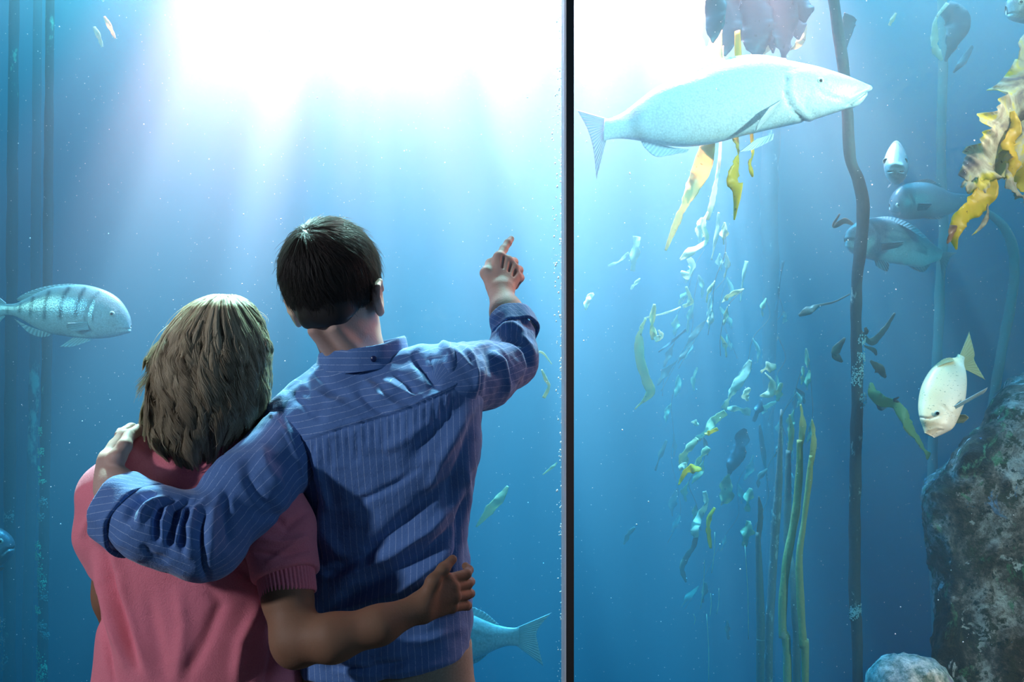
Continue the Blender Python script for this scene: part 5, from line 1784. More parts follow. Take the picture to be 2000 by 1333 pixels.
# ---- the tall stalk in front
kp = plant(1672, 1333, 3.70, 'tall dark kelp stalk standing in front of the kelp forest, bent behind the white fish')
Ys = 3.70
stalk(kp, to_floor([(1600, -160, Ys), (1628, 0, Ys), (1641, 90, Ys), (1650, 160, Ys), (1655, 225, Ys), (1661, 310, Ys), (1675, 350, Ys), (1685, 385, Ys), (1686, 420, Ys), (1683, 460, Ys), (1678, 505, Ys), (1673, 560, Ys),
                    (1672, 640, Ys), (1674, 720, Ys), (1674, 800, Ys), (1671, 900, Ys), (1670, 1000, Ys), (1669, 1100, Ys), (1670, 1200, Ys), (1675, 1300, Ys)], Ys, 6),
      [.020, .0205, .0215, .0215, .0215, .0205, .0225, .0225, .0235, .0235, .022, .0205, .020, .0215, .022, .0215, .0215, .022, .0215, .019, .02], m_stalk)
holdfast(kp, 1681, Ys)
blade(kp, [(1676, 640, 3.9), (1700, 668, 3.95), (1726, 647, 4.0), (1748, 612, 4.0)], [4, 16, 14, 4], m_brown, seed=2)
blade(kp, [(1682, 655, 3.85), (1692, 650, 3.83), (1690, 640, 3.82)], [6, 10, 5], m_brown, seed=3)
blade(kp, [(1688, 676, 3.9), (1706, 684, 3.92), (1712, 694, 3.95)], [3, 10, 4], m_brown, seed=4)
blade(kp, [(1660, 575, 4.2), (1630, 590, 4.2), (1600, 597, 4.2), (1580, 606, 4.2), (1560, 617, 4.2)], [3, 4, 5, 20, 5], m_brown, seed=5)
blade(kp, [(1700, 705, 3.8), (1716, 720, 3.82), (1730, 738, 3.85)], [4, 22, 5], m_brown, seed=6)
blade(kp, [(1650, 660, 4.0), (1632, 690, 4.0), (1645, 708, 4.0)], [4, 24, 4], m_brown, seed=7)
blade(kp, [(1640, 418, 3.9), (1628, 442, 3.9), (1650, 432, 3.88), (1668, 440, 3.86)], [3, 8, 12, 4], m_brown, seed=8)
blade(kp, [(1663, 30, 3.9), (1655, 60, 3.9), (1645, 115, 3.9)], [36, 22, 4], m_hazy_grey, seed=9)

tall = kp
# ---- yellow-green leaf chain hanging left of the golden fish
kp = plant(1830, 900, 4.3, 'pale brown kelp stalk rising behind the golden fish, left one of two at the right')
Yb = 4.45
stalk(kp, to_floor([(1838, -60, Yb), (1842, 60, Yb), (1842, 130, Yb), (1839, 220, Yb), (1838, 300, Yb), (1840, 380, Yb), (1843, 450, Yb), (1837, 540, Yb), (1834, 620, Yb), (1830, 700, Yb), (1825, 800, Yb), (1821, 900, Yb), (1822, 1000, Yb), (1826, 1150, Yb), (1832, 1333, Yb)], Yb), .021, m_stalk_brown, seed=5)
holdfast(kp, 1832, Yb)
blade(kp, [(1851, 6, 4.0), (1829, 35, 4.0), (1826, 68, 4.0), (1828, 94, 4.0), (1840, 118, 4.0)], [8, 5, 16, 26, 5], m_beige, seed=10)
blade(kp, [(1846, 10, 4.1), (1870, 40, 4.1), (1862, 80, 4.1), (1846, 120, 4.1)], [30, 50, 34, 6], m_hazy_grey, seed=11)
blade(kp, [(1900, 90, 4.2), (1880, 120, 4.2), (1862, 142, 4.2)], [6, 16, 4], m_hazy_grey, seed=12)
blade(kp, [(1750, 25, 3.9), (1742, 40, 3.9), (1737, 50, 3.9)], [4, 9, 5], m_beige, seed=13)
blade(kp, [(1886, 32, 4.1), (1876, 36, 4.1), (1868, 38, 4.1)], [3, 8, 3], m_beige, seed=14)
blade(kp, [(1702, 748, 3.75), (1706, 768, 3.72), (1722, 784, 3.70), (1748, 790, 3.68), (1764, 810, 3.66), (1776, 832, 3.66), (1792, 856, 3.68), (1806, 880, 3.72), (1815, 892, 3.75)], [6, 22, 24, 16, 24, 28, 20, 8, 16], m_green, twist=.2, seed=15, ruffle=.12)
blade(kp, [(1752, 790, 3.68), (1748, 782, 3.68), (1756, 776, 3.68)], [12, 9, 2], m_brown, seed=16)
blade(kp, [(1712, 788, 3.75), (1720, 798, 3.75), (1732, 796, 3.75)], [4, 10, 3], m_hazy_grey, seed=17)

kp = plant(1940, 900, 4.3, 'arching pale brown kelp stalk behind the large rock')
Yr = 4.35
stalk(kp, to_floor([(1905, 405, Yr), (1935, 420, Yr), (1962, 447, Yr), (1979, 490, Yr), (1981, 550, Yr), (1969, 620, Yr), (1955, 690, Yr), (1941, 780, Yr), (1928, 860, Yr), (1920, 1000, Yr), (1916, 1200, Yr)], Yr), [.010, .016, .020, .021, .021, .021, .021, .021, .021, .021, .021, .021], m_stalk_brown, seed=6)
holdfast(kp, 1916, Yr)
blade(kp, [(1905, 405, Yr), (1885, 420, 4.3), (1870, 470, 4.3)], [6, 14, 3], m_brown, seed=18)

# ---- yellow kelp frond close to the acrylic at the right edge
kf = empty('kelp_frond', W(2090, -140, 3.5))
tag(kf, 'crumpled yellow kelp frond hanging near the acrylic above the large rock', 'kelp')
m_frond = kelp_leaf('crusted_yellow_kelp', (0.74, 0.60, 0.30), (0.50, 0.36, 0.20), 0.45, 0.5)
nt = m_frond.node_tree
c = ramp(nt, noise(nt, 9, 5, 0.6, dist=.8), [(0.36, (0.16, 0.13, 0.14)), (0.46, (0.36, 0.31, 0.21)), (0.54, (0.52, 0.50, 0.36)), (0.62, (0.70, 0.58, 0.06))])
for l in list(nt.links):
    if l.to_socket.name in ('Base Color',) or (l.to_node.type == 'BSDF_TRANSLUCENT' and l.to_socket.name == 'Color'):
        nt.links.new(c, l.to_socket)
stalk(kf, [(2100, -150, 3.55), (2060, -20, 3.5), (2030, 80, 3.45), (2000, 150, 3.42)], [.02, .018, .016, .012], m_stalk_olive, name='stalk')
blade(kf, [(2010, 120, 3.40), (1985, 195, 3.36), (1955, 260, 3.33), (1925, 315, 3.32), (1885, 352, 3.32)], [50, 92, 100, 84, 34], m_frond, twist=.25, ruffle=.34, curl=.35, seed=31, nl=80)
blade(kf, [(2010, 150, 3.44), (1992, 215, 3.42), (1968, 280, 3.40), (1940, 330, 3.38), (1905, 350, 3.38)], [60, 70, 76, 60, 18], m_olive, twist=-.3, ruffle=.4, curl=.3, seed=32, nl=70)
blade(kf, [(1976, 218, 3.32), (1984, 250, 3.315), (1972, 280, 3.31), (1984, 310, 3.31), (1970, 350, 3.32)], [10, 22, 34, 26, 14], m_yellow, twist=.1, ruffle=.3, seed=33, nl=50)
blade(kf, [(1932, 345, 3.34), (1928, 375, 3.32), (1905, 402, 3.31), (1878, 428, 3.30), (1864, 458, 3.30), (1868, 488, 3.30)], [22, 44, 46, 34, 22, 3], m_yellow, twist=-.15, ruffle=.16, curl=.12, seed=34, nl=60)
blade(kf, [(1862, 440, 3.298), (1858, 460, 3.297), (1850, 476, 3.297)], [14, 16, 3], m_brown, seed=35)
blade(kf, [(1930, 398, 3.33), (1928, 425, 3.325), (1912, 448, 3.32), (1898, 460, 3.32)], [10, 12, 7, 2], m_frond, twist=.6, seed=36)
blade(kf, [(2020, 240, 3.36), (1990, 300, 3.33), (1975, 345, 3.32), (1990, 380, 3.32), (2020, 400, 3.33)], [40, 40, 24, 30, 40], m_frond, twist=.7, ruffle=.3, curl=.5, seed=37, nl=60)
blade(kf, [(2015, 300, 3.38), (1998, 345, 3.37), (2008, 385, 3.36)], [40, 46, 30], m_yellow, twist=.2, ruffle=.3, seed=38)
blade(kf, [(2016, 60, 3.42), (1998, 95, 3.40), (1998, 128, 3.40)], [20, 24, 20], m_frond, twist=.3, seed=39, curl=.5)
v, f = [], None
blade(kf, [(1884, 352, 3.325), (1898, 362, 3.315), (1918, 362, 3.315), (1926, 352, 3.32)], [16, 34, 34, 14], m_frond, twist=.2, ruffle=.45, curl=.6, seed=40, nl=40)

# ---- the kelp forest in the middle of the right pane
YT = 4.30
kp = plant(1505, 700, YT, 'broad kelp plant with a hanging leaf canopy above the white fish')
YT = 4.8
stalk(kp, to_floor([(1500, -80, YT), (1504, 100, YT), (1506, 270, YT), (1502, 400, YT), (1506, 560, YT), (1500, 800, YT), (1505, 1000, YT)], YT), [.045, .045, .043, .042, .038, .026, .020, .018], m_stalk, seed=9)
holdfast(kp, 1505, YT)
rr = random.Random(5)
TRUNKDONE = 1
for i, (x, y1, w, Y, dx) in enumerate([(1402, 70, 44, 3.68, -10), (1430, 96, 60, 3.88, -14), (1452, 70, 66, 3.98, -8), (1478, 108, 70, 3.88, 0), (1504, 90, 72, 3.98, 6), (1528, 110, 60, 3.88, 4), (1548, 64, 50, 3.98, 12), (1562, 30, 50, 3.88, 10), (1420, 20, 80, 4.08, 0), (1490, 30, 90, 4.08, 0), (1545, 10, 80, 4.08, 0)]):
    blade(kp, [(x, -70, Y), (x + dx * .3, y1 * .35 - 20, Y), (x + dx * .7, y1 * .75, Y), (x + dx, y1 + 14, Y)], [w * .6, w, w * .8, 5], m_hazy_grey, twist=rr.uniform(-.3, .3), seed=50 + i)
for i, (p, w, m_) in enumerate([
        ([(1394, -10, 3.9), (1384, 30, 3.9), (1378, 60, 3.88), (1380, 90, 3.88)], [44, 36, 26, 8], m_beige),
        ([(1452, 30, 4.0), (1436, 62, 4.0), (1420, 92, 4.0), (1406, 126, 4.0)], [8, 14, 14, 5], m_beige),
        ([(1462, 18, 4.0), (1470, 50, 4.0), (1472, 80, 4.0), (1468, 112, 4.0)], [6, 18, 12, 5], m_beige),
        ([(1512, 66, 4.0), (1500, 84, 4.0), (1484, 112, 4.0)], [8, 26, 12], m_beige),
        ([(1566, 30, 4.1), (1570, 60, 4.1), (1560, 86, 4.1), (1542, 98, 4.1)], [6, 12, 14, 4], m_olive),
        ([(1536, 50, 4.1), (1534, 70, 4.1), (1548, 96, 4.1)], [4, 10, 5], m_hazy_grey),
        ([(1388, 40, 3.9), (1410, 30, 3.9), (1418, 26, 3.9)], [3, 8, 3], m_beige),
        ([(1400, 60, 3.8), (1396, 180, 3.72), (1382, 285, 3.62), (1366, 340, 3.55), (1342, 392, 3.52), (1320, 440, 3.5), (1300, 490, 3.5)], [20, 26, 30, 34, 24, 15, 4], m_olive),
        ([(1440, 60, 3.75), (1442, 180, 3.70), (1438, 270, 3.62), (1442, 318, 3.50), (1434, 350, 3.46), (1440, 375, 3.44), (1434, 430, 3.44)], [10, 16, 24, 34, 36, 16, 3], m_yellow),
        ([(1462, 200, 3.68), (1470, 290, 3.6), (1466, 322, 3.5), (1470, 346, 3.5)], [6, 6, 14, 3], m_yellow),
        ([(1412, 90, 3.8), (1410, 200, 3.72), (1406, 300, 3.7), (1400, 350, 3.7), (1392, 392, 3.7), (1382, 430, 3.7)], [3, 4, 5, 9, 14, 5], m_beige),
        ([(1384, 415, 3.7), (1374, 440, 3.7), (1380, 470, 3.7), (1350, 490, 3.7), (1328, 508, 3.7)], [10, 14, 6, 18, 4], m_beige),
        ([(1372, 425, 3.9), (1370, 445, 3.9), (1366, 476, 3.9)], [8, 26, 6], m_beige),
        ([(1404, 415, 4.0), (1400, 455, 4.0), (1390, 508, 4.0)], [4, 9, 4], m_beige),
        ([(1244, 462, 4.3), (1240, 492, 4.3), (1236, 530, 4.3)], [14, 20, 8], m_olive),
        ([(1228, 494, 4.2), (1210, 510, 4.2), (1188, 520, 4.2)], [4, 8, 3], m_beige),
        ([(1345, 505, 3.9), (1352, 520, 3.9), (1345, 540, 3.9), (1330, 530, 3.9)], [10, 14, 18, 6], m_beige),
        ([(1340, 560, 4.0), (1348, 590, 4.0), (1334, 600, 4.0)], [4, 12, 6], m_olive),
        ([(1458, 510, 4.1), (1452, 540, 4.1), (1446, 590, 4.1)], [9, 6, 2], m_beige),
        ([(1530, 510, 4.2), (1522, 560, 4.2), (1514, 610, 4.2)], [5, 6, 3], m_hazy_grey),
        ([(1250, 544, 4.0), (1240, 556, 4.0), (1232, 566, 4.0)], [3, 9, 3], m_beige),
        ([(1160, 574, 3.7), (1148, 584, 3.7), (1144, 606, 3.7)], [5, 16, 5], m_beige),
        ([(1262, 622, 3.7), (1250, 655, 3.7), (1250, 700, 3.7), (1262, 745, 3.7), (1270, 768, 3.7), (1240, 800, 3.7)], [10, 20, 16, 20, 16, 3], m_olive),
        ([(1278, 594, 3.6), (1274, 630, 3.6), (1278, 664, 3.6)], [6, 14, 12], m_olive),
        ([(1278, 664, 3.58), (1292, 658, 3.58), (1286, 645, 3.58)], [10, 12, 4], m_beige),
        ([(1258, 622, 3.8), (1300, 612, 3.8), (1330, 600, 3.8)], [3, 4, 3], m_beige),
        ([(1340, 645, 4.0), (1312, 668, 4.0), (1286, 688, 4.0)], [10, 5, 3], m_hazy_grey)]):
    blade(kp, [(a_, b_, c_ + (0 if m_ is m_yellow or b_ < 300 else .22)) for a_, b_, c_ in p], [x_ * 1.12 for x_ in w], m_, twist=rr.uniform(-.3, .3), turn=.95, seed=70 + i)

YK = 3.72
kp = plant(1500, 1333, YK, 'grey crusted kelp stalk with leaf chains trailing to its left')
stalk(kp, to_floor([(1526, 800, YK), (1521, 942, YK), (1515, 1029, YK), (1507, 1153, YK), (1501, 1333, YK)], YK), [.004, .0145, .0155, .016, .016, .016], m_stalk_grey, seed=11)
holdfast(kp, 1501, YK)
for i, (p, w, m_) in enumerate([
        ([(1466, 704, 3.85), (1452, 732, 3.85), (1434, 760, 3.85), (1424, 780, 3.85), (1414, 800, 3.85)], [6, 22, 14, 18, 12], m_beige),
        ([(1516, 716, 3.6), (1500, 718, 3.6), (1486, 728, 3.6)], [8, 22, 4], m_beige),
        ([(1494, 728, 3.62), (1508, 745, 3.62), (1504, 768, 3.62), (1484, 774, 3.62)], [5, 12, 16, 3], m_beige),
        ([(1464, 758, 3.65), (1456, 772, 3.65), (1460, 784, 3.65)], [5, 18, 5], m_beige),
        ([(1526, 748, 3.9), (1522, 765, 3.9), (1518, 784, 3.9)], [5, 18, 5], m_olive),
        ([(1420, 798, 3.9), (1440, 800, 3.9), (1466, 806, 3.9)], [6, 14, 14], m_beige),
        ([(1486, 780, 4.0), (1482, 800, 4.0), (1472, 824, 4.0)], [4, 18, 5], m_hazy_grey),
        ([(1418, 806, 3.9), (1396, 822, 3.9), (1380, 842, 3.85), (1362, 858, 3.85)], [12, 20, 10, 12], m_olive),
        ([(1362, 856, 3.7), (1346, 876, 3.7), (1336, 894, 3.7), (1334, 918, 3.7)], [10, 14, 20, 12], m_olive),
        ([(1342, 908, 3.6), (1332, 912, 3.6), (1328, 920, 3.6)], [8, 14, 6], m_beige),
        ([(1370, 916, 3.55), (1352, 916, 3.55), (1338, 924, 3.55), (1325, 948, 3.55)], [12, 18, 10, 3], m_yellow),
        ([(1384, 874, 3.8), (1372, 890, 3.8), (1358, 912, 3.8)], [10, 16, 6], m_olive),
        ([(1402, 838, 3.65), (1386, 846, 3.65), (1376, 848, 3.65)], [6, 10, 4], m_yellow),
        ([(1456, 838, 3.9), (1448, 858, 3.9), (1440, 885, 3.9), (1428, 916, 3.9), (1424, 930, 3.9)], [8, 30, 32, 18, 6], m_hazy_grey),
        ([(1424, 926, 3.85), (1418, 950, 3.85), (1418, 972, 3.85), (1408, 988, 3.85)], [10, 24, 26, 10], m_olive),
        ([(1376, 960, 3.7), (1380, 985, 3.7), (1366, 1010, 3.7), (1356, 1035, 3.65), (1360, 1050, 3.65)], [8, 18, 10, 20, 8], m_beige),
        ([(1360, 1050, 3.7), (1352, 1072, 3.75), (1340, 1090, 3.8), (1333, 1112, 3.8), (1340, 1138, 3.8)], [8, 10, 9, 16, 3], m_brown),
        ([(1396, 992, 3.65), (1386, 1010, 3.65), (1384, 1035, 3.65), (1388, 1072, 3.65)], [5, 8, 14, 4], m_yellow),
        ([(1466, 954, 4.0), (1462, 975, 4.0), (1460, 1000, 4.0)], [6, 22, 8], m_olive),
        ([(1462, 1018, 3.85), (1460, 1040, 3.85), (1454, 1068, 3.85)], [8, 26, 8], m_olive),
        ([(1378, 1138, 4.0), (1376, 1160, 4.0), (1372, 1178, 4.0)], [5, 14, 4], m_brown),
        ([(1420, 1212, 4.0), (1421, 1230, 4.0), (1423, 1250, 4.0)], [5, 10, 4], m_brown),
        ([(1484, 830, 4.2), (1490, 880, 4.3), (1500, 940, 4.3)], [5, 10, 4], m_brown),
        ([(1356, 764, 4.3), (1354, 740, 4.3), (1362, 718, 4.3)], [3, 10, 3], m_olive),
        ([(1350, 825, 3.8), (1358, 826, 3.8), (1364, 832, 3.8)], [5, 12, 4], m_beige),
        ([(1302, 860, 4.2), (1290, 890, 4.2), (1280, 920, 4.2)], [4, 10, 3], m_brown),
        ([(1240, 1030, 4.1), (1228, 1045, 4.1), (1218, 1064, 4.1)], [4, 12, 3], m_brown)]):
    blade(kp, [(a_, b_, c_ + (0 if m_ is m_yellow or b_ < 300 else .22)) for a_, b_, c_ in p], [x_ * 1.12 for x_ in w], m_, twist=rr.uniform(-.3, .3), turn=.95, seed=110 + i)
for k, (x0, y0, x1, y1) in enumerate([(1455, 1066, 1462, 1250), (1396, 1040, 1390, 1120), (1376, 1094, 1368, 1190), (1388, 1160, 1386, 1205), (1404, 1150, 1400, 1200), (1355, 1200, 1356, 1220), (1380, 1200, 1384, 1333)]):
    stalk(kp, [(x0, y0, 3.9), ((x0 + x1) / 2 + 2, (y0 + y1) / 2, 3.9), (x1, y1, 3.9)], .0016, m_beige, name='stem', seg=6, sub=4)

# small faint leaves on thin strings deeper in the forest
for k in range(16):
    x0 = rr.uniform(1190, 1580); y0 = rr.uniform(430, 900); Y0 = rr.uniform(4.1, 4.9)
    pts = [(x0, y0, Y0)]
    for j in range(rr.randint(3, 6)):
        x, y, Y = pts[-1]
        pts.append((x + rr.uniform(-34, 22), y + rr.uniform(34, 60), Y + rr.uniform(-.02, .02)))
    stalk(kp, pts, .0016, m_brown, name='stem', seg=5, sub=4)
    for j in range(len(pts) - 1):
        if rr.random() < .85:
            (xa, ya, Ya), (xb, yb, Yb_) = pts[j], pts[j + 1]
            L = rr.uniform(.6, 1.1)
            sx = rr.uniform(-16, 16)
            blade(kp, [(xa, ya, Ya), (xa + (xb - xa) * .5 * L + sx, ya + (yb - ya) * .5 * L, Ya), (xa + (xb - xa) * L + sx * 1.2, ya + (yb - ya) * L, Ya)], [3, rr.uniform(9, 20), 2],
                  rr.choice([m_beige, m_olive, m_olive, m_brown]), turn=1.0, seed=300 + k * 9 + j)

for (path, rad, m_, lab, sd) in [
        ([(1480, 1040, 3.80), (1483, 1120, 3.80), (1486, 1240, 3.80), (1486, 1333, 3.80)], [.008, 0.0141, 0.0167, 0.0172, 0.0172], m_stalk_brown, 'dull brown kelp stalk, leftmost of the stalk cluster', 21),
        ([(1562, 860, 3.60), (1561, 925, 3.60), (1553, 1008, 3.60), (1536, 1100, 3.60), (1529, 1180, 3.60), (1529, 1240, 3.60), (1538, 1333, 3.60)], [.010, 0.0141, 0.0150, 0.0154, 0.0154, 0.0154, 0.0154, 0.0154], m_stalk_olive, 'olive yellow kelp stalk curving left in the middle of the stalk cluster', 22),
        ([(1540, 880, 3.86), (1539, 960, 3.86), (1538, 1050, 3.86), (1548, 1120, 3.82), (1553, 1200, 3.80), (1556, 1333, 3.80)], [.010, 0.0132, 0.0141, 0.0141, 0.0145, 0.0145, 0.0145], m_stalk_brown, 'brown kelp stalk behind the two olive ones of the cluster', 23),
        ([(1584, 890, 3.56), (1580, 940, 3.56), (1570, 1020, 3.56), (1561, 1090, 3.56), (1564, 1180, 3.56), (1569, 1260, 3.56), (1573, 1333, 3.56)], [.006, 0.0123, .009, .013, 0.0128, 0.0132, 0.0132, 0.0132], m_stalk_olive, 'yellow green kelp stalk, rightmost of the stalk cluster', 24)]:
    kp = plant(path[-1][0], 1333, path[-1][2], lab)
    stalk(kp, to_floor(path, path[-1][2]), rad, m_, seed=sd)
    holdfast(kp, path[-1][0], path[-1][2], .06)
    t_ = path[0]
    blade(kp, [(t_[0], t_[1] + 20, t_[2]), (t_[0] + 6, t_[1] - 30, t_[2]), (t_[0] + 2, t_[1] - 70, t_[2])], [8, 14, 3], m_olive if sd != 21 else m_brown, seed=sd)

# loose leaves seen through the left pane
for (p, w, m_, lab) in [
        ([(992, 950, 3.9), (978, 972, 3.9), (958, 996, 3.9), (930, 1030, 3.9)], [5, 18, 22, 3], m_olive, 'slanting olive kelp leaf floating beyond the waist of the person in blue'),
        ([(204, 32, 3.5), (214, 52, 3.5), (225, 75, 3.5)], [4, 11, 3], m_beige, 'small white kelp leaf, bright in the upper left water'),
        ([(184, 52, 3.9), (192, 70, 3.9), (200, 92, 3.9)], [5, 12, 4], m_beige, 'faint kelp leaf beside the small white one'),
        ([(1058, 722, 3.7), (1066, 742, 3.7), (1072, 756, 3.7), (1062, 778, 3.7)], [3, 8, 5, 9], m_olive, 'curled kelp leaf between the raised elbow and the dark joint'),
        ([(1044, 688, 3.8), (1060, 690, 3.8), (1078, 712, 3.8)], [2, 5, 2], m_olive, 'thin arched kelp leaf just beyond the raised elbow'),
        ([(1060, 928, 3.9), (1080, 912, 3.9), (1088, 904, 3.9)], [2, 6, 2], m_olive, 'thin kelp sliver near the dark joint, below the curled one')]:
    o = empty('kelp_leaf', W(*p[0]))
    tag(o, lab, 'kelp leaf')
    blade(o, p, w, m_, seed=int(p[0][0]))

# ---- mossy trunks at the left edge
for (x, x2, Y, rad, lab) in [(90, 84, 4.1, .020, 'dark trunk with bright green moss patches, rightmost of the three at the left'),
                             (20, 18, 4.25, .024, 'dark kelp trunk farthest left behind the dark fish'),
                             (66, 54, 4.6, .022, 'slanting dark trunk between two mossy ones at the left')]:
    kp = plant(x2, 1333, Y, lab, cat='kelp')
    stalk(kp, to_floor([(x + 9, -120, Y), (x + 5, 300, Y), (x + 3, 600, Y), (x, 800, Y), ((x + x2) / 2, 1000, Y), (x2, 1200, Y), (x2, 1333, Y)], Y), [rad * .8, rad * .9] + [rad] * 6, m_trunk, seed=int(x), lump=.10)
    holdfast(kp, x2, Y)
    if x == 90: moss = kp
    if x == 20: edge = kp


def crust_patch(root, spots, Y, rad, material, name='crust'):
    """Lumpy growth wrapped on the front of a stalk: spots of (px, py, size px)."""
    V, F, r_ = [], [], np.random.default_rng(int(spots[0][1]))
    for (x, y, sz) in spots:
        for k in range(int(30 + sz * 4)):
            a = r_.uniform(-1.15, 1.15)
            c = W(x, y + r_.normal(0, sz * .55), Y)
            c = Vector((c.x + rad * math.sin(a), Y - rad * math.cos(a), c.z))
            s_ = r_.uniform(.0010, .0026)
            o_ = len(V)
            for u_ in range(5):
                for w_ in range(8):
                    th_ = math.pi * u_ / 4; ph_ = math.pi / 4 * w_
                    q_ = s_ * r_.uniform(.9, 1.1)
                    V.append((c.x + q_ * 1.3 * math.sin(th_) * math.cos(ph_), c.y + q_ * .7 * math.sin(th_) * math.sin(ph_), c.z + q_ * 1.5 * math.cos(th_)))
            F += [(o_ + u_ * 8 + w_, o_ + u_ * 8 + (w_ + 1) % 8, o_ + u_ * 8 + 8 + (w_ + 1) % 8, o_ + u_ * 8 + 8 + w_) for u_ in range(4) for w_ in range(8)]
    return keep_world(link_mesh(name, V, F, material), root)


m_moss = simple('green_moss', (0.20, 0.80, 0.40), 0.9)
m_moss_grey = simple('grey_moss', (0.30, 0.36, 0.28), 0.9)
m_barnacle = simple('pale_barnacles', (0.62, 0.68, 0.64), 0.8)
crust_patch(tall, [(1678, 665, 8), (1677, 695, 12), (1674, 728, 16), (1672, 742, 14), (1680, 780, 12), (1670, 1190, 10), (1668, 1200, 10)], 3.70, .0215, m_barnacle)
crust_patch(moss, [(86, 843, 8), (85, 883, 8), (85, 918, 9), (86, 940, 5), (80, 1085, 8), (80, 1065, 6), (84, 1115, 20), (84, 1135, 20), (80, 1190, 8), (82, 1280, 14), (86, 1305, 20), (82, 1325, 16)], 4.1, .020, m_moss)
crust_patch(moss, [(86, 980, 8), (84, 1010, 8), (84, 1220, 10), (86, 1165, 10), (90, 1240, 8)], 4.1, .020, m_moss_grey)
crust_patch(edge, [(20, 1010, 10), (12, 1215, 12), (16, 1290, 14), (10, 1250, 10)], 4.25, .024, m_moss_grey)

# ---- rocks
m_rock, nt, b = mat('encrusted_rock')
n1 = noise(nt, 5.0, 9, 0.74, dist=.5); n2 = noise(nt, 19, 8, 0.72); n3 = noise(nt, 9, 7, 0.68, dist=.8); n4 = noise(nt, 70, 4)
c = ramp(nt, n1, [(0.40, (0.006, 0.006, 0.007)), (0.47, (0.07, 0.045, 0.035)), (0.53, (0.26, 0.18, 0.16)), (0.60, (0.66, 0.55, 0.54))])
c = mix(nt, ramp(nt, n2, [(0.52, (0, 0, 0)), (0.57, (1, 1, 1))]), c, (0.055, 0.045, 0.022))
c = mix(nt, ramp(nt, noise(nt, 26, 6, 0.7), [(0.36, (1, 1, 1)), (0.42, (0, 0, 0))]), c, (0.004, 0.004, 0.005))
c = mix(nt, ramp(nt, noise(nt, 8, 7, 0.7, dist=.4, sc=(1, 1.3, .8)), [(0.58, (0, 0, 0)), (0.63, (0.8, 0.8, 0.8))]), c, (0.13, 0.34, 0.17))
c = mix(nt, ramp(nt, n3, [(0.60, (0, 0, 0)), (0.63, (1, 1, 1))]), c, (0.78, 0.72, 0.72))
c = mix(nt, ramp(nt, noise(nt, 6, 7, 0.75, sc=(1.1, .9, .7), dist=1), [(0.63, (0, 0, 0)), (0.66, (.8, .8, .8))]), c, (0.22, 0.38, 0.66))
c = mix(nt, math_(nt, 'MULTIPLY', n4, 0.35), c, (0.02, 0.02, 0.02))
nt.links.new(c, b.inputs['Base Color'])
b.inputs['Roughness'].default_value = 0.9
bump(nt, b, math_(nt, 'ADD', n2, math_(nt, 'MULTIPLY', n4, 0.5)), 0.9, 0.02)


def rock(label, f, lo, hi, h, material, cx, cy):
    v, q = surface_net(f, lo, hi, h)
    o = link_mesh('rock', v, q, material)
    return tag(o, label, 'rock')


RY = 3.52
OUT = np.array([tuple(W(x, y, RY).xz) for x, y in [(2450, 640), (2060, 745), (1992, 770), (1958, 800), (1928, 858), (1892, 882), (1852, 936), (1806, 972), (1803, 1020), (1815, 1100),
                                                   (1822, 1200), (1842, 1340), (1835, 1600), (1790, 2050), (2450, 2050)]], np.float32)


def poly_sd(X, Z, P):
    d = np.full(len(X), 1e9); inside = np.zeros(len(X), bool)
    for i in range(len(P)):
        a, b_ = P[i], P[(i + 1) % len(P)]
        e = b_ - a
        t = np.clip(((X - a[0]) * e[0] + (Z - a[1]) * e[1]) / (e @ e), 0, 1)
        d = np.minimum(d, np.hypot(X - a[0] - t * e[0], Z - a[1] - t * e[1]))
        c1 = (a[1] > Z) != (b_[1] > Z)
        xi = a[0] + (Z - a[1]) * e[0] / (e[1] if abs(e[1]) > 1e-9 else 1e-9)
        inside ^= c1 & (X < xi)
    return np.where(inside, -d, d)


def big_rock(P):
    X, Y, Z = P[:, 0], P[:, 1], P[:, 2]
    warp = 0.035 * waves(P, 71, 9)
    d2 = poly_sd(X + 0.6 * warp + (Y - RY) * -0.46, Z + 0.4 * warp, OUT) + 0.012
    yc = 3.80
    front = (yc - 0.34 + 0.10 * (Z - 0.9)) - Y                      # leaning front face
    back = Y - (yc + 0.40)
    cut1 = (P - np.array(W(1870, 1000, 3.40))) @ np.array([-0.62, -0.76, 0.18])   # facets
    cut2 = (P - np.array(W(1960, 900, 3.40))) @ np.array([-0.30, -0.80, 0.52])
    d = smax(smax(d2, front, 0.10), back, 0.08)
    d = smax(smax(d, cut1, 0.03), cut2, 0.03)
    d = d + 0.030 * waves(P, 72, 13) + 0.016 * (np.abs(waves(P, 73, 30)) - .5) + 0.007 * waves(P, 74, 75) + 0.004 * waves(P, 75, 160)
    d = smax(d, -cone(P, W(1905, 1100, 3.40), W(1900, 1240, 3.42), 0.035, 0.045), 0.03)
    d = smax(d, -cone(P, W(1905, 1262, 3.38), W(2030, 1310, 3.36), 0.030, 0.05), 0.02)
    d = smax(d, TZ0 - 0.02 - Z, 0.01)
    return smax(d, (GLY1 + 0.05) - Y, 0.02)
rock('large dark rock crusted with pale and green growth', big_rock, (1.30, 3.10, TZ0 - .05), (2.7, 4.35, 1.60), 0.0135, m_rock, 0, 0)

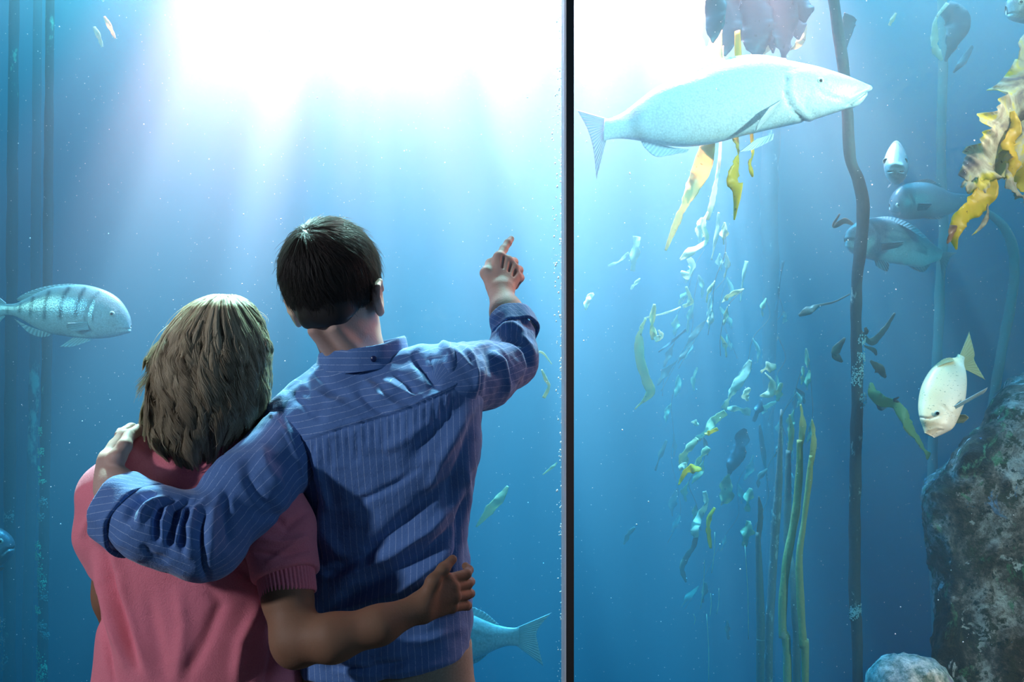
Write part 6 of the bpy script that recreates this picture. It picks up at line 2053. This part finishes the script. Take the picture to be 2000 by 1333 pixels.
m_rock2, nt, b = mat('pale_speckled_rock')
c = ramp(nt, noise(nt, 22, 8, 0.75), [(0.38, (0.10, 0.20, 0.17)), (0.50, (0.40, 0.48, 0.44)), (0.62, (0.72, 0.76, 0.70))])
c = mix(nt, ramp(nt, noise(nt, 10, 5), [(0.60, (0, 0, 0)), (0.68, (1, 1, 1))]), c, (0.30, 0.26, 0.36))
nt.links.new(c, b.inputs['Base Color'])
b.inputs['Roughness'].default_value = 0.9
bump(nt, b, noise(nt, 45, 6, 0.7), 0.9, 0.012)
SY = 3.36
def small_rock(P):
    d = ball(P, W(1760, 1345, SY), (0.125, 0.13, 0.115))
    d = smin(d, ball(P, W(1806, 1352, SY + .02), (0.105, 0.12, 0.118)), 0.05)
    d = smin(d, chain(P, [W(1770, 1450, SY), W(1780, 1700, SY), W(1790, 2050, SY)], [0.12, 0.17, 0.22], 0.1), 0.08)
    d = d + 0.016 * waves(P, 81, 16) + 0.009 * np.abs(waves(P, 82, 44)) + 0.003 * waves(P, 83, 110)
    d = smax(d, TZ0 - 0.02 - P[:, 2], 0.01)
    return smax(d, (GLY1 + 0.05) - P[:, 1], 0.02)
rock('pale speckled boulder low beside the foot of the large rock', small_rock, (0.85, 3.1, TZ0 - .05), (1.75, 3.7, 0.62), 0.009, m_rock2, 0, 0)

# ---- specks adrift in the water
m_speck = simple('drifting_speck', (0.85, 0.9, 0.88), 0.6)
r = np.random.default_rng(77)
N = 3600
yy = 3.09 + 1.3 * r.uniform(size=N) ** 1.6
px_ = r.uniform(-60, 2060, N); py_ = r.uniform(-40, 1370, N)
cen = np.stack([(px_ - 1000) / FPX * yy, yy, CAMZ - (py_ - 666.5) / FPX * yy], 1)
rad = r.uniform(0.0006, 0.0014, N) * (1 + 1.4 * (r.uniform(size=N) < .05))
octa = np.array([(1, 0, 0), (-1, 0, 0), (0, 1, 0), (0, -1, 0), (0, 0, 1), (0, 0, -1)], float)
ff = np.array([(0, 2, 4), (2, 1, 4), (1, 3, 4), (3, 0, 4), (2, 0, 5), (1, 2, 5), (3, 1, 5), (0, 3, 5)])
V = (cen[:, None] + octa[None] * rad[:, None, None]).reshape(-1, 3)
F = (ff[None] + 6 * np.arange(N)[:, None, None]).reshape(-1, 3)
specks = link_mesh('drifting_specks', V, F, m_speck, smooth=False)
tag(specks, 'tiny pale specks adrift in the blue water', 'specks', kind='stuff')

# ---- white crust along the joint of the panes
m_crust = simple('white_crust', (0.85, 0.88, 0.78), 0.6)
V, F = [], []
N = 620
for i in range(N):
    z = r.uniform(0.3, 3.5)
    d = abs(waves(np.array([[0, 0, z]]), 91, 3.0)[0])
    if r.uniform() > 0.25 + 0.75 * d: continue
    x = JX0 - 0.0055 - r.uniform(0, 1) ** 2.6 * 0.020 * (0.4 + d)
    s = r.uniform(0.0010, 0.0034)
    o_ = len(V)
    for p in octa: V.append((x + p[0] * s * r.uniform(.6, 1.4), GLY1 + 0.004 + p[1] * s * .8, z + p[2] * s * r.uniform(.6, 1.8)))
    F += [tuple(int(a) + o_ for a in q) for q in ff]
crust = link_mesh('white_crust', V, F, m_crust, smooth=True)
tag(crust, 'white and yellowish crust grown along the dark joint of the panes', 'crust', kind='stuff')
